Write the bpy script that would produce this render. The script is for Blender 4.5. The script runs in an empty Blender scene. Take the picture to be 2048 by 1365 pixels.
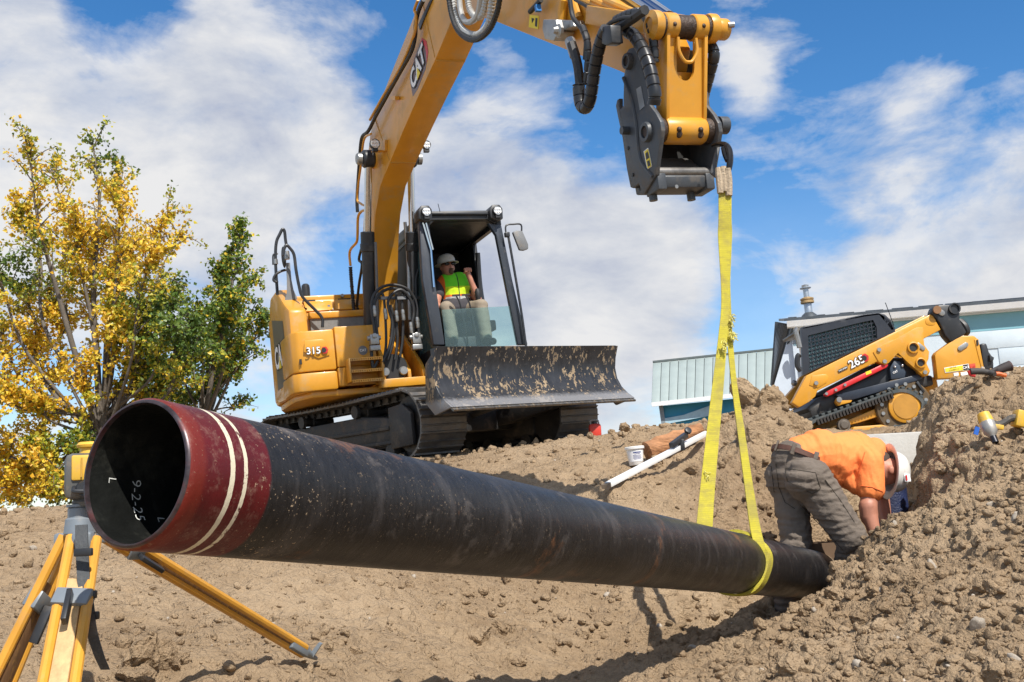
import bpy, bmesh, math, random
import numpy as np
from mathutils import Vector, Matrix, Quaternion
random.seed(7); RNG=np.random.RandomState(11)
SC=bpy.context.scene; COL=SC.collection
# ------------------------------------------------------------------ camera
FPX=2100.0; PITCH=math.radians(9); ROLL=math.radians(3)
_f=Vector((0,math.cos(PITCH),math.sin(PITCH))); _r=Vector((1,0,0)); _u=_r.cross(_f)
CR=_r*math.cos(ROLL)-_u*math.sin(ROLL); CU=_u*math.cos(ROLL)+_r*math.sin(ROLL); CF=_f
cam=bpy.data.cameras.new('camera'); camo=bpy.data.objects.new('camera',cam); COL.objects.link(camo)
cam.sensor_width=36; cam.lens=36*FPX/2048; cam.clip_start=.05; cam.clip_end=5000
camo.matrix_world=Matrix(((CR.x,CU.x,-CF.x,0),(CR.y,CU.y,-CF.y,0),(CR.z,CU.z,-CF.z,0),(0,0,0,1)))
SC.camera=camo
# ------------------------------------------------------------------ exposure
SC.view_settings.view_transform='Standard'; SC.view_settings.look='None'
SC.view_settings.exposure=0.30; SC.view_settings.gamma=1
# ------------------------------------------------------------------ sun
SUN_EL=math.radians(51); SUN_AZ=math.radians(28)   # azimuth: to the right of straight behind the camera
SD=Vector((math.sin(SUN_AZ)*math.cos(SUN_EL),-math.cos(SUN_AZ)*math.cos(SUN_EL),math.sin(SUN_EL)))
sl=bpy.data.lights.new('sun','SUN'); sl.energy=4.9; sl.angle=math.radians(.53); sl.color=(1,.95,.87)
so=bpy.data.objects.new('sun',sl); COL.objects.link(so); so.rotation_euler=SD.to_track_quat('Z','Y').to_euler()
def ray(px,py): return CF+CR*((px-1024)/FPX)-CU*((py-682.5)/FPX)
def P(px,py,Y):
    r=ray(px,py); return r*(Y/r.y)
# ------------------------------------------------------------------ world
W=bpy.data.worlds.new('World'); SC.world=W; W.use_nodes=True
nt=W.node_tree; nt.nodes.clear()
def N(t,typ,**k):
    n=t.nodes.new(typ)
    for a,b in k.items(): setattr(n,a,b)
    return n
def L(t,a,b): t.links.new(a,b)
def mth(t,op,a,b=None,clamp=False):
    n=N(t,'ShaderNodeMath',operation=op,use_clamp=clamp)
    for i,v in enumerate((a,b)):
        if v is None: continue
        if hasattr(v,'is_output'): L(t,v,n.inputs[i])
        else: n.inputs[i].default_value=v
    return n.outputs[0]
def ramp(t,fac,stops):
    n=N(t,'ShaderNodeValToRGB'); e=n.color_ramp.elements
    while len(e)<len(stops): e.new(.5)
    for i,(p,c) in enumerate(stops):
        e[i].position=p; e[i].color=(c[0],c[1],c[2],1) if hasattr(c,'__len__') else (c,c,c,1)
    L(t,fac,n.inputs[0]); return n.outputs[0]
def mix(t,fac,a,b,bt='MIX'):
    n=N(t,'ShaderNodeMix',data_type='RGBA',blend_type=bt)
    for s,v in ((n.inputs[0],fac),(n.inputs[6],a),(n.inputs[7],b)):
        if hasattr(v,'is_output'): L(t,v,s)
        elif hasattr(v,'__len__'): s.default_value=(v[0],v[1],v[2],1)
        else: s.default_value=v
    return n.outputs[2]
def noise(t,vec,scale,detail=4,rough=.5,dist=0):
    n=N(t,'ShaderNodeTexNoise'); n.inputs['Scale'].default_value=scale; n.inputs['Detail'].default_value=detail
    n.inputs['Roughness'].default_value=rough; n.inputs['Distortion'].default_value=dist
    if vec is not None: L(t,vec,n.inputs['Vector'])
    return n.outputs[0]
tc=N(nt,'ShaderNodeTexCoord'); dirv=tc.outputs['Generated']
sky=N(nt,'ShaderNodeTexSky',sky_type='NISHITA'); sky.sun_disc=False; sky.sun_elevation=SUN_EL
sky.sun_rotation=math.pi-SUN_AZ; sky.air_density=1.0; sky.dust_density=.3; sky.ozone_density=2.5; sky.altitude=900
def cloud(off):
    mp=N(nt,'ShaderNodeMapping'); mp.inputs['Scale'].default_value=(1,1,1.9); mp.inputs['Location'].default_value=(3.1+off[0],1.7+off[1],.4+off[2]); L(nt,dirv,mp.inputs[0])
    return mth(nt,'ADD',noise(nt,mp.outputs[0],2.7,10,.57,.25),mth(nt,'MULTIPLY',mth(nt,'SUBTRACT',noise(nt,mp.outputs[0],8.5,8,.62,.4),.5),.34))
def blob(px,py,deg,amp):
    d=ray(px,py).normalized(); dp=N(nt,'ShaderNodeVectorMath',operation='DOT_PRODUCT'); L(nt,dirv,dp.inputs[0]); dp.inputs[1].default_value=d
    c=math.cos(math.radians(deg)); mr=N(nt,'ShaderNodeMapRange',interpolation_type='SMOOTHSTEP')
    mr.inputs[1].default_value=c; mr.inputs[2].default_value=1; mr.inputs[3].default_value=0; mr.inputs[4].default_value=amp
    L(nt,dp.outputs['Value'],mr.inputs[0]); return mr.outputs[0]
cn=cloud((0,0,0)); cup=cloud((.05,-.03,.10)); cl=mth(nt,'ADD',cn,.10)
for b in [(250,260,15,.18),(600,330,10,.10),(1050,170,10,-.20),(1250,220,8,-.14),(1800,120,14,-.16),(1560,540,5,-.08),(1000,430,9,.17),(1200,520,9,.12),(1880,470,11,.17),(1540,60,4,.13),(1480,150,2.5,.12),(660,500,5,-.16),(700,60,7,-.12),(250,-10,4,-.2),(1150,640,9,.12)]:
    cl=mth(nt,'ADD',cl,blob(*b))
mpw=N(nt,'ShaderNodeMapping'); mpw.inputs['Rotation'].default_value=(0,.5,0); mpw.inputs['Scale'].default_value=(2.0,1,6); L(nt,dirv,mpw.inputs[0])
wisp=noise(nt,mpw.outputs[0],3.0,9,.62,.9); cl=mth(nt,'ADD',cl,mth(nt,'MULTIPLY',mth(nt,'SUBTRACT',wisp,.5),.16))
mask=ramp(nt,cl,[(.515,0),(.575,.38),(.64,.84),(.74,1)])
lit=mth(nt,'ADD',mth(nt,'MULTIPLY',mth(nt,'SUBTRACT',cn,cup),2.6),.55)      # sunlit tops, shaded bases
thick=ramp(nt,cl,[(.55,.18),(.95,-.22)])
ccol=ramp(nt,mth(nt,'ADD',lit,mth(nt,'MULTIPLY',mth(nt,'SUBTRACT',.75,cl),.55)),[(.15,(.60,.66,.82)),(.42,(.80,.84,.93)),(.75,(1.06,1.06,1.07))])
sep=N(nt,'ShaderNodeSeparateXYZ'); L(nt,dirv,sep.inputs[0])
haze=mth(nt,'MULTIPLY',ramp(nt,sep.outputs[2],[(0,1),(.16,.35),(.3,0)]),.55)
mask=mth(nt,'MAXIMUM',mask,haze)
hs=N(nt,'ShaderNodeHueSaturation'); hs.inputs['Saturation'].default_value=1.3; hs.inputs['Value'].default_value=1.0; L(nt,sky.outputs[0],hs.inputs['Color'])
bg1=N(nt,'ShaderNodeBackground'); bg1.inputs[1].default_value=.135; L(nt,hs.outputs[0],bg1.inputs[0])
bg2=N(nt,'ShaderNodeBackground'); bg2.inputs[1].default_value=.64; L(nt,ccol,bg2.inputs[0])
ms=N(nt,'ShaderNodeMixShader'); L(nt,mask,ms.inputs[0]); L(nt,bg1.outputs[0],ms.inputs[1]); L(nt,bg2.outputs[0],ms.inputs[2])
wo=N(nt,'ShaderNodeOutputWorld'); L(nt,ms.outputs[0],wo.inputs[0])
# ------------------------------------------------------------------ materials
MATS={}
def mat(name,col,rough=.5,metal=0.,var=.12,vs=6.,bump=0.,bs=60.,dust=0.,ds=3.,dcol=(.36,.27,.18),dlev=.55,coat=0.,spec=.5,stretch=None,sub=None):
    if name in MATS: return MATS[name]
    m=bpy.data.materials.new(name); m.use_nodes=True; t=m.node_tree; b=t.nodes['Principled BSDF']
    tcn=N(t,'ShaderNodeTexCoord'); v=tcn.outputs['Object']
    if stretch:
        mpn=N(t,'ShaderNodeMapping'); mpn.inputs['Scale'].default_value=stretch; L(t,v,mpn.inputs[0]); v=mpn.outputs[0]
    n1=noise(t,v,vs,6,.6)
    lo=[max(0,c*(1-var)) for c in col]; hi=[min(1,c*(1+var)) for c in col]
    c=ramp(t,n1,[(.3,lo),(.7,hi)])
    r=mth(t,'ADD',rough-.1,mth(t,'MULTIPLY',n1,.2),clamp=True)
    if dust>0:
        nd=noise(t,v,ds,9,.68); dm=mth(t,'MULTIPLY',ramp(t,nd,[(dlev,0),(min(.99,dlev+.12),1)]),dust)
        c=mix(t,dm,c,dcol); r=mth(t,'ADD',r,mth(t,'MULTIPLY',dm,.35),clamp=True)
    L(t,c,b.inputs['Base Color']); L(t,r,b.inputs['Roughness'])
    b.inputs['Metallic'].default_value=metal; b.inputs['Coat Weight'].default_value=coat; b.inputs['Specular IOR Level'].default_value=spec
    if bump>0:
        bn=N(t,'ShaderNodeBump'); bn.inputs['Strength'].default_value=bump; bn.inputs['Distance'].default_value=.02
        L(t,noise(t,v,bs,5,.6),bn.inputs['Height']); L(t,bn.outputs[0],b.inputs['Normal'])
    MATS[name]=m; return m
def glass(name,col,alpha):
    if name in MATS: return MATS[name]
    m=bpy.data.materials.new(name); m.use_nodes=True; t=m.node_tree; t.nodes.clear()
    g=N(t,'ShaderNodeBsdfGlossy'); g.inputs[1].default_value=.03; tr=N(t,'ShaderNodeBsdfTransparent'); tr.inputs[0].default_value=(*col,1)
    d=N(t,'ShaderNodeBsdfDiffuse'); d.inputs[0].default_value=(col[0]*.55,col[1]*.7,col[2]*.7,1)
    m1=N(t,'ShaderNodeMixShader'); m1.inputs[0].default_value=alpha; L(t,tr.outputs[0],m1.inputs[1]); L(t,d.outputs[0],m1.inputs[2])
    fr=N(t,'ShaderNodeFresnel'); fr.inputs[0].default_value=1.45; m2=N(t,'ShaderNodeMixShader'); L(t,fr.outputs[0],m2.inputs[0]); L(t,m1.outputs[0],m2.inputs[1]); L(t,g.outputs[0],m2.inputs[2])
    o=N(t,'ShaderNodeOutputMaterial'); L(t,m2.outputs[0],o.inputs[0]); MATS[name]=m; return m
YEL=mat('machine_yellow',(.62,.285,.022),.36,0,.10,2.5,dust=.55,ds=3.6,dlev=.52,dcol=(.44,.29,.12),coat=.15)
YEL2=mat('loader_yellow',(.62,.29,.022),.4,0,.06,3,dust=.4,ds=4,dlev=.54,dcol=(.44,.30,.14),coat=.12)
BLK=mat('black_paint',(.022,.024,.028),.42,0,.25,4,dust=.25,ds=5,dlev=.56,dcol=(.16,.13,.10))
DRK=mat('dark_steel',(.035,.034,.034),.55,.3,.3,5,bump=.2,bs=40,dust=.55,ds=4,dlev=.52,dcol=(.17,.135,.10))
SHO=mat('track_shoe_steel',(.11,.105,.10),.42,.4,.3,8,bump=.25,bs=35,dust=.6,ds=6,dlev=.5,dcol=(.20,.16,.12))
RUB=mat('hose_rubber',(.018,.018,.019),.5,0,.3,12,dust=.22,ds=14,dlev=.55,dcol=(.12,.10,.08))
SPI=mat('hose_wrap_plastic',(.02,.021,.024),.33,0,.3,9,dust=.3,ds=12,dlev=.57,dcol=(.14,.12,.1))
CHR=mat('chrome_rod',(.62,.63,.66),.12,1,.06,6)
STL=mat('zinc_steel',(.34,.34,.33),.38,.75,.15,15,dust=.35,ds=20,dlev=.55,dcol=(.2,.16,.12))
GRY=mat('grey_plastic',(.16,.165,.17),.5,0,.1,8,dust=.3,ds=6,dlev=.55)
LGR=mat('corrugated_grey',(.45,.45,.43),.4,.3,.1,20)
WHT=mat('white_print',(.85,.85,.85),.5,0,.03)
REDP=mat('red_print',(.55,.02,.02),.4,0,.05)
BLKP=mat('black_print',(.015,.015,.015),.5,0,.05)
YELP=mat('yellow_print',(.8,.62,.03),.5,0,.05)
LENS=mat('lamp_lens',(.75,.77,.78),.2,.4,.05)
COUP=mat('coupler_grey_paint',(.055,.062,.072),.45,0,.2,5,bump=.08,bs=90,dust=.6,ds=8,dlev=.53,dcol=(.135,.115,.095))
GRS=mat('greasy_rust',(.05,.03,.02),.5,.2,.5,20,bump=.4,bs=60)
# ------------------------------------------------------------------ mesh helpers
def basis_of(a):
    a=a.normalized(); t=Vector((0,0,1)) if abs(a.z)<.9 else Vector((1,0,0))
    e1=a.cross(t).normalized(); return a,e1,a.cross(e1).normalized()
def spline(pts,n=6,closed=False):
    pts=[Vector(p) for p in pts]
    if len(pts)<3: return pts
    out=[]; m=len(pts)
    rng=range(m) if closed else range(m-1)
    for i in rng:
        p1,p2=pts[i],pts[(i+1)%m]; p0=pts[i-1] if (i>0 or closed) else p1*2-p2; p3=pts[(i+2)%m] if (i+2<m or closed) else p2*2-p1
        for k in range(n):
            t=k/n; out.append(.5*((2*p1)+(p2-p0)*t+(2*p0-5*p1+4*p2-p3)*t*t+(3*p1-p0-3*p2+p3)*t**3))
    if not closed: out.append(pts[-1])
    return out
class MB:
    def __init__(s): s.v=[]; s.f=[]
    def add(s,vs,fs):
        o=len(s.v); s.v+=[Vector(v) for v in vs]; s.f+=[tuple(i+o for i in f) for f in fs]; return s
    def box(s,c,d,R=None):
        c=Vector(c); h=Vector(d)/2; vs=[]
        for z in (-1,1):
            for y in (-1,1):
                for x in (-1,1):
                    q=Vector((x*h.x,y*h.y,z*h.z)); vs.append(c+(R@q if R else q))
        return s.add(vs,[(0,2,3,1),(4,5,7,6),(0,1,5,4),(2,6,7,3),(0,4,6,2),(1,3,7,5)])
    def bb(s,a,b): return s.box([(x+y)/2 for x,y in zip(a,b)],[abs(y-x) for x,y in zip(a,b)])
    def prism(s,poly,ext):
        poly=[Vector(p) for p in poly]; e=Vector(ext); n=len(poly)
        return s.add(poly+[p+e for p in poly],[tuple(range(n))[::-1],tuple(range(n,2*n))]+[(i,(i+1)%n,n+(i+1)%n,n+i) for i in range(n)])
    def bar(s,p0,p1,w,h,up=(0,0,1)):
        p0=Vector(p0);p1=Vector(p1);a=(p1-p0).normalized();sd=a.cross(Vector(up)).normalized();u=sd.cross(a)
        q=[p0+sd*x*w/2+u*y*h/2 for x,y in((-1,-1),(1,-1),(1,1),(-1,1))]; return s.prism(q,p1-p0)
    def cyl(s,p0,p1,r,n=16,r1=None,cap=True):
        p0=Vector(p0);p1=Vector(p1);r1=r if r1 is None else r1;a,e1,e2=basis_of(p1-p0);vs=[]
        for p,rr in((p0,r),(p1,r1)):
            for i in range(n):
                t=2*math.pi*i/n; vs.append(p+e1*math.cos(t)*rr+e2*math.sin(t)*rr)
        fs=[(i,(i+1)%n,n+(i+1)%n,n+i) for i in range(n)]
        if cap: fs+=[tuple(range(n))[::-1],tuple(range(n,2*n))]
        return s.add(vs,fs)
    def lathe(s,prof,p0,ax,n=20,closed=False):
        a,e1,e2=basis_of(Vector(ax));p0=Vector(p0);vs=[];m=len(prof)
        for r,h in prof:
            for i in range(n):
                t=2*math.pi*i/n; vs.append(p0+a*h+(e1*math.cos(t)+e2*math.sin(t))*r)
        fs=[(j*n+i,j*n+(i+1)%n,((j+1)%m)*n+(i+1)%n,((j+1)%m)*n+i) for j in range(m if closed else m-1) for i in range(n)]
        if not closed:
            if prof[0][0]>1e-5: fs.append(tuple(range(n))[::-1])
            if prof[-1][0]>1e-5: fs.append(tuple(range((m-1)*n,m*n)))
        return s.add(vs,fs)
    def tube(s,pts,r,n=8,closed=False,rf=None,flat=None):
        pts=[Vector(p) for p in pts];m=len(pts);vs=[];T=[]
        for i in range(m):
            a=pts[(i+1)%m] if (i<m-1 or closed) else pts[i]; b=pts[i-1] if (i>0 or closed) else pts[i]
            d=(a-b); T.append(d.normalized() if d.length>1e-9 else (T[-1] if T else Vector((0,0,1))))
        _,e1,e2=basis_of(T[0]); ln=0
        for i in range(m):
            if i>0:
                q=T[i-1].rotation_difference(T[i]); e1=q@e1; ln+=(pts[i]-pts[i-1]).length
            e1=(e1-T[i]*e1.dot(T[i])).normalized(); e2=T[i].cross(e1); rr=rf(ln,i/(m-1)) if rf else r
            for k in range(n):
                t=2*math.pi*k/n; vs.append(pts[i]+e1*math.cos(t)*rr+e2*math.sin(t)*rr)
        fs=[(i*n+k,i*n+(k+1)%n,((i+1)%m)*n+(k+1)%n,((i+1)%m)*n+k) for i in range(m if closed else m-1) for k in range(n)]
        if not closed: fs+=[tuple(range(n))[::-1],tuple(range((m-1)*n,m*n))]
        return s.add(vs,fs)
    def sph(s,c,r,n=12,m=8,sc=(1,1,1),R=None):
        c=Vector(c);vs=[];fs=[]
        for j in range(m+1):
            ph=math.pi*j/m
            for i in range(n):
                t=2*math.pi*i/n; q=Vector((r*sc[0]*math.sin(ph)*math.cos(t),r*sc[1]*math.sin(ph)*math.sin(t),r*sc[2]*math.cos(ph))); vs.append(c+(R@q if R else q))
        for j in range(m):
            for i in range(n): fs.append((j*n+i,(j+1)*n+i,(j+1)*n+(i+1)%n,j*n+(i+1)%n))
        return s.add(vs,fs)
    def cap(s,p0,p1,r0,r1,n=14):   # tapered capsule, closed and convex: used inside remeshed bodies
        p0=Vector(p0);p1=Vector(p1);s.sph(p0,r0,n,8);s.sph(p1,r1,n,8);return s.cyl(p0,p1,r0,n,r1)
    def mesh(s,name,bevel=0,ang=35,merge=True,segs=2):
        me=bpy.data.meshes.new(name); bm=bmesh.new(); vv=[bm.verts.new(v) for v in s.v]
        for f in s.f:
            if len(set(f))<3: continue
            try: bm.faces.new([vv[i] for i in f])
            except ValueError: pass
        if merge: bmesh.ops.remove_doubles(bm,verts=bm.verts,dist=1e-5)
        bmesh.ops.recalc_face_normals(bm,faces=bm.faces)
        if bevel>0:
            ed=[e for e in bm.edges if len(e.link_faces)==2 and e.calc_face_angle(0)>math.radians(30)]
            bmesh.ops.bevel(bm,geom=ed,offset=bevel,segments=segs,profile=.5,affect='EDGES',clamp_overlap=True)
        bm.to_mesh(me); bm.free()
        me.shade_smooth(); me.set_sharp_from_angle(angle=math.radians(ang)); return me
    def build(s,name,m,parent=None,bevel=0,ang=35,**k): return link(name,s.mesh(name,bevel,ang,**k),m,parent)
def link(name,me,m,parent=None):
    o=bpy.data.objects.new(name,me); COL.objects.link(o)
    if m is not None:
        me.materials.clear()
        for x in (m if isinstance(m,(list,tuple)) else [m]): me.materials.append(x)
    if parent is not None: o.parent=parent
    return o
def tag(o,label,cat=None,group=None,kind=None):
    if label: o['label']=label
    if cat: o['category']=cat
    if group: o['group']=group
    if kind: o['kind']=kind
    return o
def root(name,M,label,cat,group=None):
    o=bpy.data.objects.new(name,None); COL.objects.link(o); o.matrix_world=M; o.empty_display_size=.2
    return tag(o,label,cat,group)
class Fr:
    def __init__(s,O,yaw=0,tilt=0,pitch=0):
        s.M=Matrix.Translation(Vector(O))@Matrix.Rotation(math.radians(yaw),4,'Z')@Matrix.Rotation(math.radians(-tilt),4,'Y')@Matrix.Rotation(math.radians(pitch),4,'X'); s.I=s.M.inverted()
    def pl(s,px,py,ax,v):
        o=s.I@Vector((0,0,0)); r=s.I.to_3x3()@ray(px,py); return o+r*((v-o[ax])/r[ax])
    def x(s,px,py,v): return s.pl(px,py,0,v)
    def y(s,px,py,v): return s.pl(px,py,1,v)
    def z(s,px,py,v): return s.pl(px,py,2,v)
def text(st,m,parent,o,xd,yd,h,bold=0.,name='lettering',sp=1.,align='CENTER',skew=0):
    c=bpy.data.curves.new('t','FONT'); c.body=st; c.size=1; c.align_x=align; c.align_y='CENTER'; c.offset=bold; c.space_character=sp; c.resolution_u=3; c.shear=skew
    to=bpy.data.objects.new('t',c); me=bpy.data.meshes.new_from_object(to); bpy.data.objects.remove(to); bpy.data.curves.remove(c)
    xd=Vector(xd).normalized(); yd=Vector(yd).normalized(); zd=xd.cross(yd).normalized(); o=Vector(o)
    s=h/.7
    for v in me.vertices: v.co=o+xd*v.co.x*s+yd*v.co.y*s
    me.name=name
    return link(name,me,m,parent)
def patch(poly,n,m,parent,name,th=.003):
    n=Vector(n).normalized(); return MB().prism([Vector(p) for p in poly],n*th).build(name,m,parent)
def logo(parent,c,xd,yd,nd,h,bold=.02):
    c=Vector(c);xd=Vector(xd).normalized();yd=Vector(yd).normalized();nd=Vector(nd).normalized()
    text('CAT',BLKP,parent,c+nd*.003,xd,yd,h,.09,'logo_outline'); text('CAT',WHT,parent,c+nd*.006,xd,yd,h,.035,'logo_letters')
    q=lambda a,b:c+nd*.008+xd*a*h+yd*b*h
    patch([q(-.33,-.55),q(.33,-.55),q(0,.02)],nd,YELP,parent,'logo_triangle')
# ------------------------------------------------------------------ ground: height from traced control points + fractal noise
def vhash(ix,iy,s): 
    n=(ix*374761393+iy*668265263+s*2147483647)&0xffffffff; n=((n^(n>>13))*1274126177)&0xffffffff; return ((n^(n>>16))&0xffff)/65535.
def vnoise(x,y,s):
    ix=np.floor(x).astype(np.int64);iy=np.floor(y).astype(np.int64);fx=x-ix;fy=y-iy;fx=fx*fx*fx*(fx*(fx*6-15)+10);fy=fy*fy*fy*(fy*(fy*6-15)+10)
    a=vhash(ix,iy,s);b=vhash(ix+1,iy,s);c=vhash(ix,iy+1,s);d=vhash(ix+1,iy+1,s)
    return (a*(1-fx)+b*fx)*(1-fy)+(c*(1-fx)+d*fx)*fy
def fbm(x,y,s,o,g=.5):
    r=0;a=1;t=0
    for i in range(o):
        c,sn=math.cos(i*1.3),math.sin(i*1.3); r=r+a*(vnoise((x*c-y*sn)*2**i+i*17.3,(x*sn+y*c)*2**i-i*9.1,s+i)-.5); t+=a; a*=g
    return r/t*2
CTP=[ # left slope
(0,1365,2.9),(200,1365,3.1),(400,1365,3.3),(700,1365,3.7),(640,1325,3.8),(200,1280,3.6),(450,1230,4.2),(700,1250,4.4),(100,1150,4.7),(350,1130,5.2),(600,1130,5.6),
(50,1080,6.0),(250,1060,6.6),(0,1034,7.6),(130,1022,7.6),(330,1000,8.2),(520,960,9.0),(850,1150,6.0),(850,1250,5.1),(900,1365,4.2),(1000,1200,5.9),(1000,1300,5.2),
(700,930,9.6),(920,908,10.9),(1050,888,11.3),(1180,872,11.3),(1300,853,10.8),(1420,832,10.2),
(960,960,9.3),(1100,960,8.4),(1200,985,7.6),(1270,930,8.8),(1350,880,9.4),(1250,1000,7.4),(1330,960,8.2),(1400,1000,7.8),(1280,1060,7.1),(1280,1120,6.8),(1290,1180,6.6),(1150,1180,6.5),(1450,1100,7.1),(1480,1180,6.9),(1400,1200,6.7),
# pit floor
(1090,1360,5.0),(1200,1330,5.4),(1300,1295,5.9),(1400,1270,6.2),(1500,1250,6.5),(1560,1238,6.7),(1620,1236,6.9),
# wall and spoil heap behind the worker
(1530,1030,7.7),(1500,1080,7.5),(1560,1120,7.4),(1480,980,7.9),(1450,900,8.6),(1560,900,8.4),(1600,900,8.5),(1450,830,9.6),(1480,800,9.8),(1550,800,9.7),(1600,840,9.5),(1625,870,9.3),(1540,850,9.0),
# near heap on the right
(1300,1362,4.6),(1480,1310,5.0),(1560,1262,5.5),(1620,1240,5.8),(1500,1362,3.9),(1650,1362,3.5),(1800,1362,3.2),(2048,1362,2.8),
(1650,1205,5.8),(1695,1155,5.95),(1730,1120,6.1),(1785,1080,6.4),(1825,1010,6.9),(1845,940,7.5),(1858,850,8.6),(1880,785,9.5),(1950,763,9.3),(2048,755,8.8),(2200,730,8.6),
(1740,1210,4.9),(1700,1280,4.3),(1850,1250,3.8),(1820,1120,5.5),(1890,980,6.5),(1920,870,7.9),(1950,1080,5.0),(2000,850,7.4),(2000,960,6.0),(2048,1180,4.0),(1980,1290,3.3),(2200,1000,4.2),(2200,1250,3.2)]
CT=[tuple(P(*c)) for c in CTP]
for c in [(1695,1155,5.95),(1730,1120,6.1),(1785,1080,6.4),(1825,1010,6.9),(1845,940,7.5),(1858,850,8.6)]:
    q=P(*c); CT+=[(q.x-.12,q.y+.22,min(q.z-.30,-.35)),(q.x-.2,q.y+.42,-.8 if c[2]<8 else -.4)]   # cut face behind the heap's crest
CT+=[ # floor and cliffs in the pit, pads and far ground (metres)
(1.75,6.75,-.86),(2.1,6.85,-.87),(2.45,6.9,-.85),(2.2,7.4,-.84),(2.6,7.5,-.8),(2.0,7.8,-.7),
(2.75,8.6,-.5),(2.65,9.6,.3),(3.1,9.3,-.2),(3.3,10.5,.35),(5.5,9.5,1.0),(6,7,.7),(5,4,.2),(4,2.5,-.3),
(-3.9,13.6,.50),(-2.9,11.6,.52),(-1.2,11.0,.60),(0.1,11.6,.70),(.7,12.6,.78),(-.6,14.4,.73),(-2.6,15.6,.62),(-1.3,13.4,.64),(-.2,10.6,.62),
(2,11.5,.70),(4,12.5,.55),(6,13,.6),(8,14,.9),(4,15.5,.85),(7,15.5,.9),(9,18,1.0),(5,20,1.0),(0,18,.7),(12,24,1.1),(0,26,.8),(6,34,1.0),(20,34,1.2),
(-4.5,9,.08),(-6.5,8.5,.05),(-5,12,0.),(-8,12,-.1),(-8,20,-.1),(-16,20,-.2),(-4,24,.2),(-14,34,0.),(-25,40,-.2),(0,60,.6),(40,60,1),(-40,60,-.2),
(0,.5,-1.15),(-1.2,1.8,-.98),(-.7,2.3,-.92),(0,2.6,-.92),(.9,2.8,-.85),(-2.3,2.2,-.75),(1.7,1.5,-.9),(-3,4.5,-.35),(-4,6,-.1),(0,-2,-1.2),(-4,0,-1),(4,0,-.8),(0,-6,-1.2),(-6,-5,-1),(6,-5,-1),(.3,3.8,-.9)]
CT=np.array(CT); _c=.22
def _k(d): return np.sqrt(d*d+_c*_c)
_D=np.hypot(CT[:,None,0]-CT[None,:,0],CT[:,None,1]-CT[None,:,1]); _n=len(CT)
_A=np.zeros((_n+1,_n+1)); _A[:_n,:_n]=_k(_D)-np.eye(_n)*.02; _A[:_n,_n]=1; _A[_n,:_n]=1
_w=np.linalg.solve(_A,np.r_[CT[:,2],0.])
def hbase(x,y):
    sh=x.shape; x=x.ravel(); y=y.ravel(); out=np.empty(len(x))
    xc=np.clip(x,-45,45); yc=np.clip(y,-7,70)
    for i in range(0,len(x),20000):
        s=slice(i,i+20000); d=_k(np.hypot(xc[s,None]-CT[None,:,0],yc[s,None]-CT[None,:,1])); out[s]=d@_w[:_n]+_w[_n]
    return out.reshape(sh)
def pad(x,y,cx,cy,r): return np.clip(1.6-np.hypot(x-cx,y-cy)/r,0,1)
def vn3(x,y,z,s):
    ix=np.floor(x).astype(np.int64);iy=np.floor(y).astype(np.int64);iz=np.floor(z).astype(np.int64);fx=x-ix;fy=y-iy;fz=z-iz
    fx=fx*fx*(3-2*fx);fy=fy*fy*(3-2*fy);fz=fz*fz*(3-2*fz); o=0
    for k in (0,1):
        sk=iz+k; a=vhash(ix,iy+sk*57,s);b=vhash(ix+1,iy+sk*57,s);c=vhash(ix,iy+1+sk*57,s);d=vhash(ix+1,iy+1+sk*57,s)
        o=o+((a*(1-fx)+b*fx)*(1-fy)+(c*(1-fx)+d*fx)*fy)*(fz if k else 1-fz)
    return o
def fb3(x,y,z,f,s,o,g=.5):
    r=0;a=1;t=0
    for i in range(o):
        c,sn=math.cos(i*1.3+.5),math.sin(i*1.3+.5); k=f*2**i; r=r+a*(vn3((x*c-y*sn)*k+i*17.3,(x*sn+y*c)*k-i*9.1,z*k+i*5.7,s+i)-.5); t+=a; a*=g
    return r/t*2
def disp(x,y,h):
    far=np.clip((30-y)/15,0,1)
    rough=np.clip(.62+.6*np.clip((x-.6)/1.2,0,1)*np.clip((11-y)/2,0,1),0,1.25)      # the spoil heaps are lumpier than the graded slope
    rough=rough+.5*np.clip((x+.6)/1.,0,1)*np.clip((y-4.5),0,1)*np.clip(9-y,0,1)
    n=.10*fbm(x*.9,y*.9,3,3)+.055*fb3(x,y,h,2.6,9,3)*rough
    n=n+.05*(.30-np.abs(fb3(x,y,h,5.2,21,3)))*rough
    n=n+.030*fb3(x,y,h,13,33,2,.6)*(.5+rough*.6)
    n=n+.018*fb3(x,y,h,34,41,2,.6)*(.5+rough*.5)+.03*np.clip(fb3(x,y,h,9,57,3)-.15,0,1)*rough
    fur=np.sin((x*.55-y)*9+3*fbm(x*1.2,y*1.2,77,2)); n=n+.008*fur*np.clip(-x*.5+.3,0,1)   # drag marks on the slope
    ex=np.clip(1.9-np.hypot((x+1.3)/2.6,(y-13.4)/2.4),0,1)
    return n*far*(1-.8*ex)-.03*ex
def surf(x,y):
    h=hbase(x,y); e=.03; gx=(hbase(x+e,y)-hbase(x-e,y))/(2*e); gy=(hbase(x,y+e)-hbase(x,y-e))/(2*e); n=disp(x,y,h); l=np.sqrt(1+gx*gx+gy*gy)
    return np.stack([x-gx/l*n,y-gy/l*n,h+n/l],-1)
def height(x,y,fine=True):
    h=hbase(x,y); return h+disp(x,y,h)
def yrows():
    a=list(np.linspace(-6,1.4,20)); y=1.4
    while y<2.6: a.append(y); y+=.03
    while y<7.2: a.append(y); y+=.0105
    while y<11.5: a.append(y); y+=.022
    while y<45: a.append(y); y*=1.018
    while y<1500: a.append(y); y*=1.25
    return np.array(a)
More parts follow.
